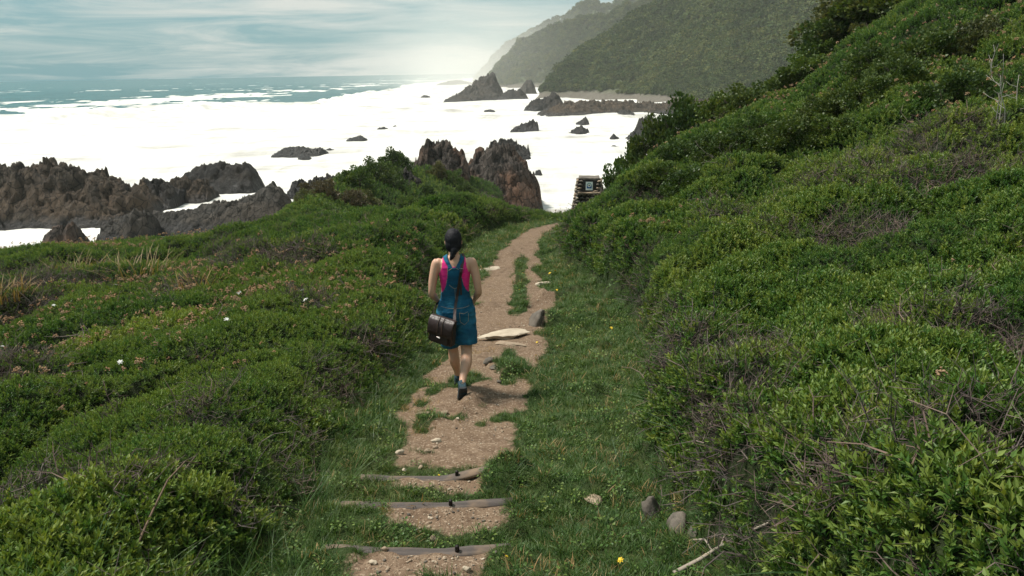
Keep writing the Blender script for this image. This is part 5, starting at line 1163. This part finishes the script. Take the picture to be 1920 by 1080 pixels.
    tie = Soup(); tie.stick([np.array([.006+.032*math.cos(a), -.090+.020*math.sin(a), hz-.088+.004*math.cos(a)]) for a in np.linspace(0, 6.283, 13)], .006, .006, .5, 0, 6); link('hair_tie', tie.mesh('hair_tie', [plain('hair_tie', (0.02, 0.02, 0.025), 0.7)], True), ho)
    # shoes
    M_shoe = plain('dark_teal_mesh', (0.010, 0.040, 0.055), 0.75, 0.3, 60, 0, 0.4); M_sole = plain('black_rubber', (0.016, 0.020, 0.024), 0.7, 0.3, 40, 0, 0.4)
    def shoe(M, s):
        V = []; sec = [(-.045, .030, .078, .010), (-.020, .036, .088, .0), (.03, .036, .082, .0), (.08, .040, .066, .0), (.13, .046, .052, .0), (.18, .044, .044, .002), (.215, .030, .034, .006)]
        up_ = loft([((s*.004*(yy > .05), yy, .016+h*.5), (w, 0, 0), (0, 0, h*.5), 0.75) for yy, w, h, _ in sec], 20); me = fuse([up_], 0.005, 5); me.transform(M); me.materials.append(M_shoe); sh_ = link('shoe', me, o); sh_['label'] = 'dark teal walking shoe'
        sl = loft([((s*.004*(yy > .05), yy, .010+lift), (w*1.10, 0, 0), (0, 0, .013), 0.7) for yy, w, h, lift in sec], 20); m2 = fuse([sl], 0.004, 2); m2.transform(M); m2.materials.append(M_sole); link('sole', m2, sh_)
        for j in range(4):
            bar = loft([((s*.004, .02+j*.045, -.004), (.032, 0, 0), (0, .010, 0), 0.6), ((s*.004, .02+j*.045, .006), (.032, 0, 0), (0, .010, 0), 0.6)], 12); m3 = mesh_np('tread', *bar, [M_shoe], False); m3.transform(M); link('tread', m3, sh_)
        co_ = loft([((0, -.012, .070), (.032, 0, 0), (0, .040, 0), 1), ((0, -.010, .098), (.036, 0, 0), (0, .044, 0), 1), ((0, -.010, .100), (.030, 0, 0), (0, .038, 0), 1)], 20, False); m4 = mesh_np('collar', *co_, [M_shoe]); m4.transform(M); link('collar', m4, sh_)
    # trailing right foot rolls over its toes, sole towards us; left foot planted ahead
    shoe(Matrix.Translation((.040, -.392, .150+zr)) @ Matrix.Rotation(R(8), 4, 'Z') @ Matrix.Rotation(R(-58), 4, 'X') @ Matrix.Translation((0, -.01, -.07)) @ Matrix.Scale(1.1, 4), 1)
    shoe(Matrix.Translation((-.014, .232, gz(.28)+.004)) @ Matrix.Rotation(R(-4), 4, 'Z') @ Matrix.Rotation(R(-9), 4, 'X') @ Matrix.Scale(1.08, 4), -1)
    tag(o, 'person with dark tied hair in denim dungaree shorts and pink top walking away', 'person')

    # ---------------------------------------------------------------- shoulder bag (hangs on the walker, a thing of its own)
    M_l = plain('dark_brown_leather', (0.026, 0.015, 0.012), 0.5, 0.45, 18, 0, 0.3); M_l2 = plain('leather_flap', (0.032, 0.017, 0.015), 0.45, 0.4, 14, 0, 0.3); M_edge = plain('leather_piping', (0.075, 0.042, 0.028), 0.6, 0.2, 20); M_met = plain('nickel', (0.55, 0.53, 0.50), 0.3, 0.1, 20, 1.0)
    bag = empty('shoulder_bag', (bx, by, bz), R(3)); bag.scale = (0.98,)*3; B = Matrix.Translation((-.128, -.212, .735+D)) @ Matrix.Rotation(R(-30), 4, 'Z') @ Matrix.Rotation(R(9), 4, 'Y')
    def rbox(sx, sy, sz, bev=0.02, cuts=0, bulge=0.0):
        bm = bmesh.new(); bmesh.ops.create_cube(bm, size=1.0)
        for v in bm.verts: v.co = Vector((v.co.x*sx, v.co.y*sy, v.co.z*sz))
        bmesh.ops.subdivide_edges(bm, edges=bm.edges[:], cuts=4, use_grid_fill=True)
        for v in bm.verts: f = (1-(2*v.co.x/sx)**2)*(1-(2*v.co.z/sz)**2); v.co.y *= 1+bulge*f; v.co.x *= 1-0.06*(v.co.z/sz)
        bmesh.ops.bevel(bm, geom=[e for e in bm.edges if e.calc_face_angle(0) > 0.9], offset=bev, segments=3, affect='EDGES', profile=0.5)
        me = bpy.data.meshes.new('b'); bm.to_mesh(me); bm.free(); me.polygons.foreach_set('use_smooth', np.ones(len(me.polygons), bool)); return me
    def put(me, name, M, mat, parent=bag): me.name = name; me.transform(B @ M); me.materials.append(mat); return link(name, me, parent)
    put(rbox(.255, .085, .255, .018, 0, .28), 'bag_body', Matrix.Identity(4), M_l)
    fl = loft([((0, yy, zz_), (.137, 0, 0), (0, .006*cy, .006*cz), .55) for yy, zz_, cy, cz in [(.030, .128, .3, 1), (.0, .140, .2, 1), (-.035, .136, .6, .8), (-.058, .105, 1, .2), (-.066, .05, 1, 0), (-.066, .0, 1, 0), (-.062, -.035, 1, 0)]], 20)
    fm = mesh_np('flap', *fl, None); flo = put(fm, 'flap', Matrix.Identity(4), M_l2)
    for xx in (-.025, .025):
        s = Soup(); s.stick([(xx, -.020, .147), (xx, -.045, .136), (xx, -.068, .10), (xx, -.0745, .05), (xx, -.0745, 0), (xx, -.070, -.033)], .0035, .0035, .5, 0, 5); put(s.mesh('piping', [], True), 'piping', Matrix.Identity(4), M_edge, flo)
    for xx in (-.127, .127):
        s = Soup(); s.stick([(xx, -.040, .12), (xx*1.01, -.045, .0), (xx*.98, -.042, -.115)], .004, .004, .5, 0, 5); put(s.mesh('piping', [], True), 'piping', Matrix.Identity(4), M_edge)
    put(rbox(.040, .008, .014, .003), 'clasp', Matrix.Translation((-.0, -.078, -.045)), M_met)
    put(rbox(.19, .022, .12, .008, 0, .3), 'front_pocket', Matrix.Translation((0, -.050, -.058)), M_l)
    def band(P, w, name, mat, parent=bag, th=.0035, outw=None):
        V = []; F = []; n = len(P); P = [np.array(p) for p in P]
        for i, p in enumerate(P):
            a = P[min(i+1, n-1)]-P[max(i-1, 0)]; a /= np.linalg.norm(a); out_ = outw(p); out_ = out_-a*(out_@a); out_ /= np.linalg.norm(out_); sd_ = np.cross(a, out_)
            V += [p+sd_*w/2, p-sd_*w/2, p-sd_*w/2+out_*th, p+sd_*w/2+out_*th]
        for i in range(n-1): F += [(4*i+j, 4*i+(j+1) % 4, 4*i+4+(j+1) % 4, 4*i+4+j) for j in range(4)]
        return link(name, mesh_np(name, V, F, [mat], False), parent)
    zsh = 1.41
    Pb = [on_back(xx, zz_+D, .006) for xx, zz_ in [(.086, 1.385), (.074, 1.34), (.062, 1.29), (.051, 1.23), (.040, 1.17), (.029, 1.11), (.018, 1.05), (.006, .99), (-.006, .93)]]
    Pb = [p for p in Pb if p is not None]
    end = np.array(B @ Vector((.120, -.012, .128))); Pb += [end*0.45+Pb[-1]*0.55+np.array([0, -.012, 0]), end]
    Pf = [on_back(xx, zz_+D, .006, True) for xx, zz_ in [(.088, 1.36), (.07, 1.30), (.045, 1.22), (.01, 1.14), (-.03, 1.07), (-.075, 1.01), (-.115, .96)]]; Pf = [p for p in Pf if p is not None]
    topz = max(v[2] for v in co[(np.abs(co[:, 0]-.09) < .02) & (np.abs(co[:, 1]+.01) < .03) & (co[:, 2] > 1.2) & (co[:, 2] < 1.43)])
    lend = np.array(B @ Vector((-.120, -.012, .128))); side = [np.array([-.195, .07, .92+D]), np.array([-.215, -.02, .885+D]), np.array([-.215, -.10, .87+D])]
    path_ = Pb[::-1]+[np.array([.089, -.015, topz+.022])]+Pf+side+[lend]
    st_ = band(path_, .026, 'strap', M_l2, bag, .004, lambda p: np.array([p[0]*0.9, p[1]+.01, max(0.0, p[2]-1.30)*4+0.02]))
    bp = on_back(.066, 1.305+D, .012)
    s = Soup(); q = [(-.019, -.022), (.019, -.022), (.019, .022), (-.019, .022), (-.019, -.022)]
    rot = R(-14); s.stick([bp+np.array([a*math.cos(rot)-b*math.sin(rot), 0, a*math.sin(rot)+b*math.cos(rot)]) for a, b in q], .0042, .0042, .5, 0, 6); link('buckle', s.mesh('buckle', [M_met], True), st_)
    tailp = [on_back(xx, zz_+D, .010) for xx, zz_ in [(.058, 1.24), (.058, 1.18), (.058, 1.12), (.058, 1.06)]]; tailp = [p for p in tailp if p is not None]
    if len(tailp) > 2: band(tailp, .016, 'strap_tail', M_l2, st_, .003, lambda p: np.array([p[0], -1.0, 0]))
    tag(bag, 'dark brown leather shoulder bag on the walking person\'s left hip', 'bag')
person()
# ================================================================== SALT HAZE AND SPRAY
def haze():
    x0, x1, y0, y1, z0, z1 = -160, 1300, -60, 1750, -34, 300
    V = [(x, y, z) for z in (z0, z1) for x, y in ((x0, y0), (x1, y0), (x1, y1), (x0, y1))]
    F = [(3, 2, 1, 0), (4, 5, 6, 7), (0, 1, 5, 4), (1, 2, 6, 5), (2, 3, 7, 6), (3, 0, 4, 7)]
    m = bpy.data.materials.new('salt_haze'); m.use_nodes = True; nt = m.node_tree; nt.nodes.clear(); out = nt.nodes.new('ShaderNodeOutputMaterial'); v = nt.nodes.new('ShaderNodeVolumePrincipled')
    v.inputs['Color'].default_value = (0.92, 0.93, 0.90, 1); v.inputs['Density'].default_value = HAZE_D; v.inputs['Anisotropy'].default_value = 0.2; nt.links.new(v.outputs[0], out.inputs['Volume'])
    tag(link('haze', mesh_np('haze', V, F, [m], False)), 'thin salt haze over the coast', 'haze', None, 'stuff')
HAZE_D = 0.00020
haze()
def spray():
    m = bpy.data.materials.new('sea_spray'); m.use_nodes = True; nt = m.node_tree; nt.nodes.clear(); N = nt.nodes.new; L = nt.links.new
    out = N('ShaderNodeOutputMaterial'); v = N('ShaderNodeVolumePrincipled'); tc = N('ShaderNodeTexCoord'); ln = N('ShaderNodeVectorMath'); ln.operation = 'LENGTH'; L(tc.outputs['Object'], ln.inputs[0])
    r = N('ShaderNodeMapRange'); r.inputs[1].default_value = 1.0; r.inputs[2].default_value = 0.0; r.inputs[3].default_value = 0.0; r.inputs[4].default_value = 1.0; L(ln.outputs['Value'], r.inputs[0])
    p = N('ShaderNodeMath'); p.operation = 'POWER'; L(r.outputs[0], p.inputs[0]); p.inputs[1].default_value = 1.6; q = N('ShaderNodeMath'); q.operation = 'MULTIPLY'; L(p.outputs[0], q.inputs[0]); q.inputs[1].default_value = 0.0050
    L(q.outputs[0], v.inputs['Density']); v.inputs['Color'].default_value = (0.96, 0.94, 0.90, 1); L(v.outputs[0], out.inputs['Volume'])
    V, F = ellip((0, 0, 0), (1, 1, 1), 24, 12)
    c = at(905, 150, 950); o = link('sea_spray', mesh_np('sea_spray', V, F, [m]), None, (c.x+10, 950, 8)); o.scale = (230, 340, 100)
    tag(o, 'white sea spray drifting at the foot of the headland', 'spray', None, 'stuff')
spray()
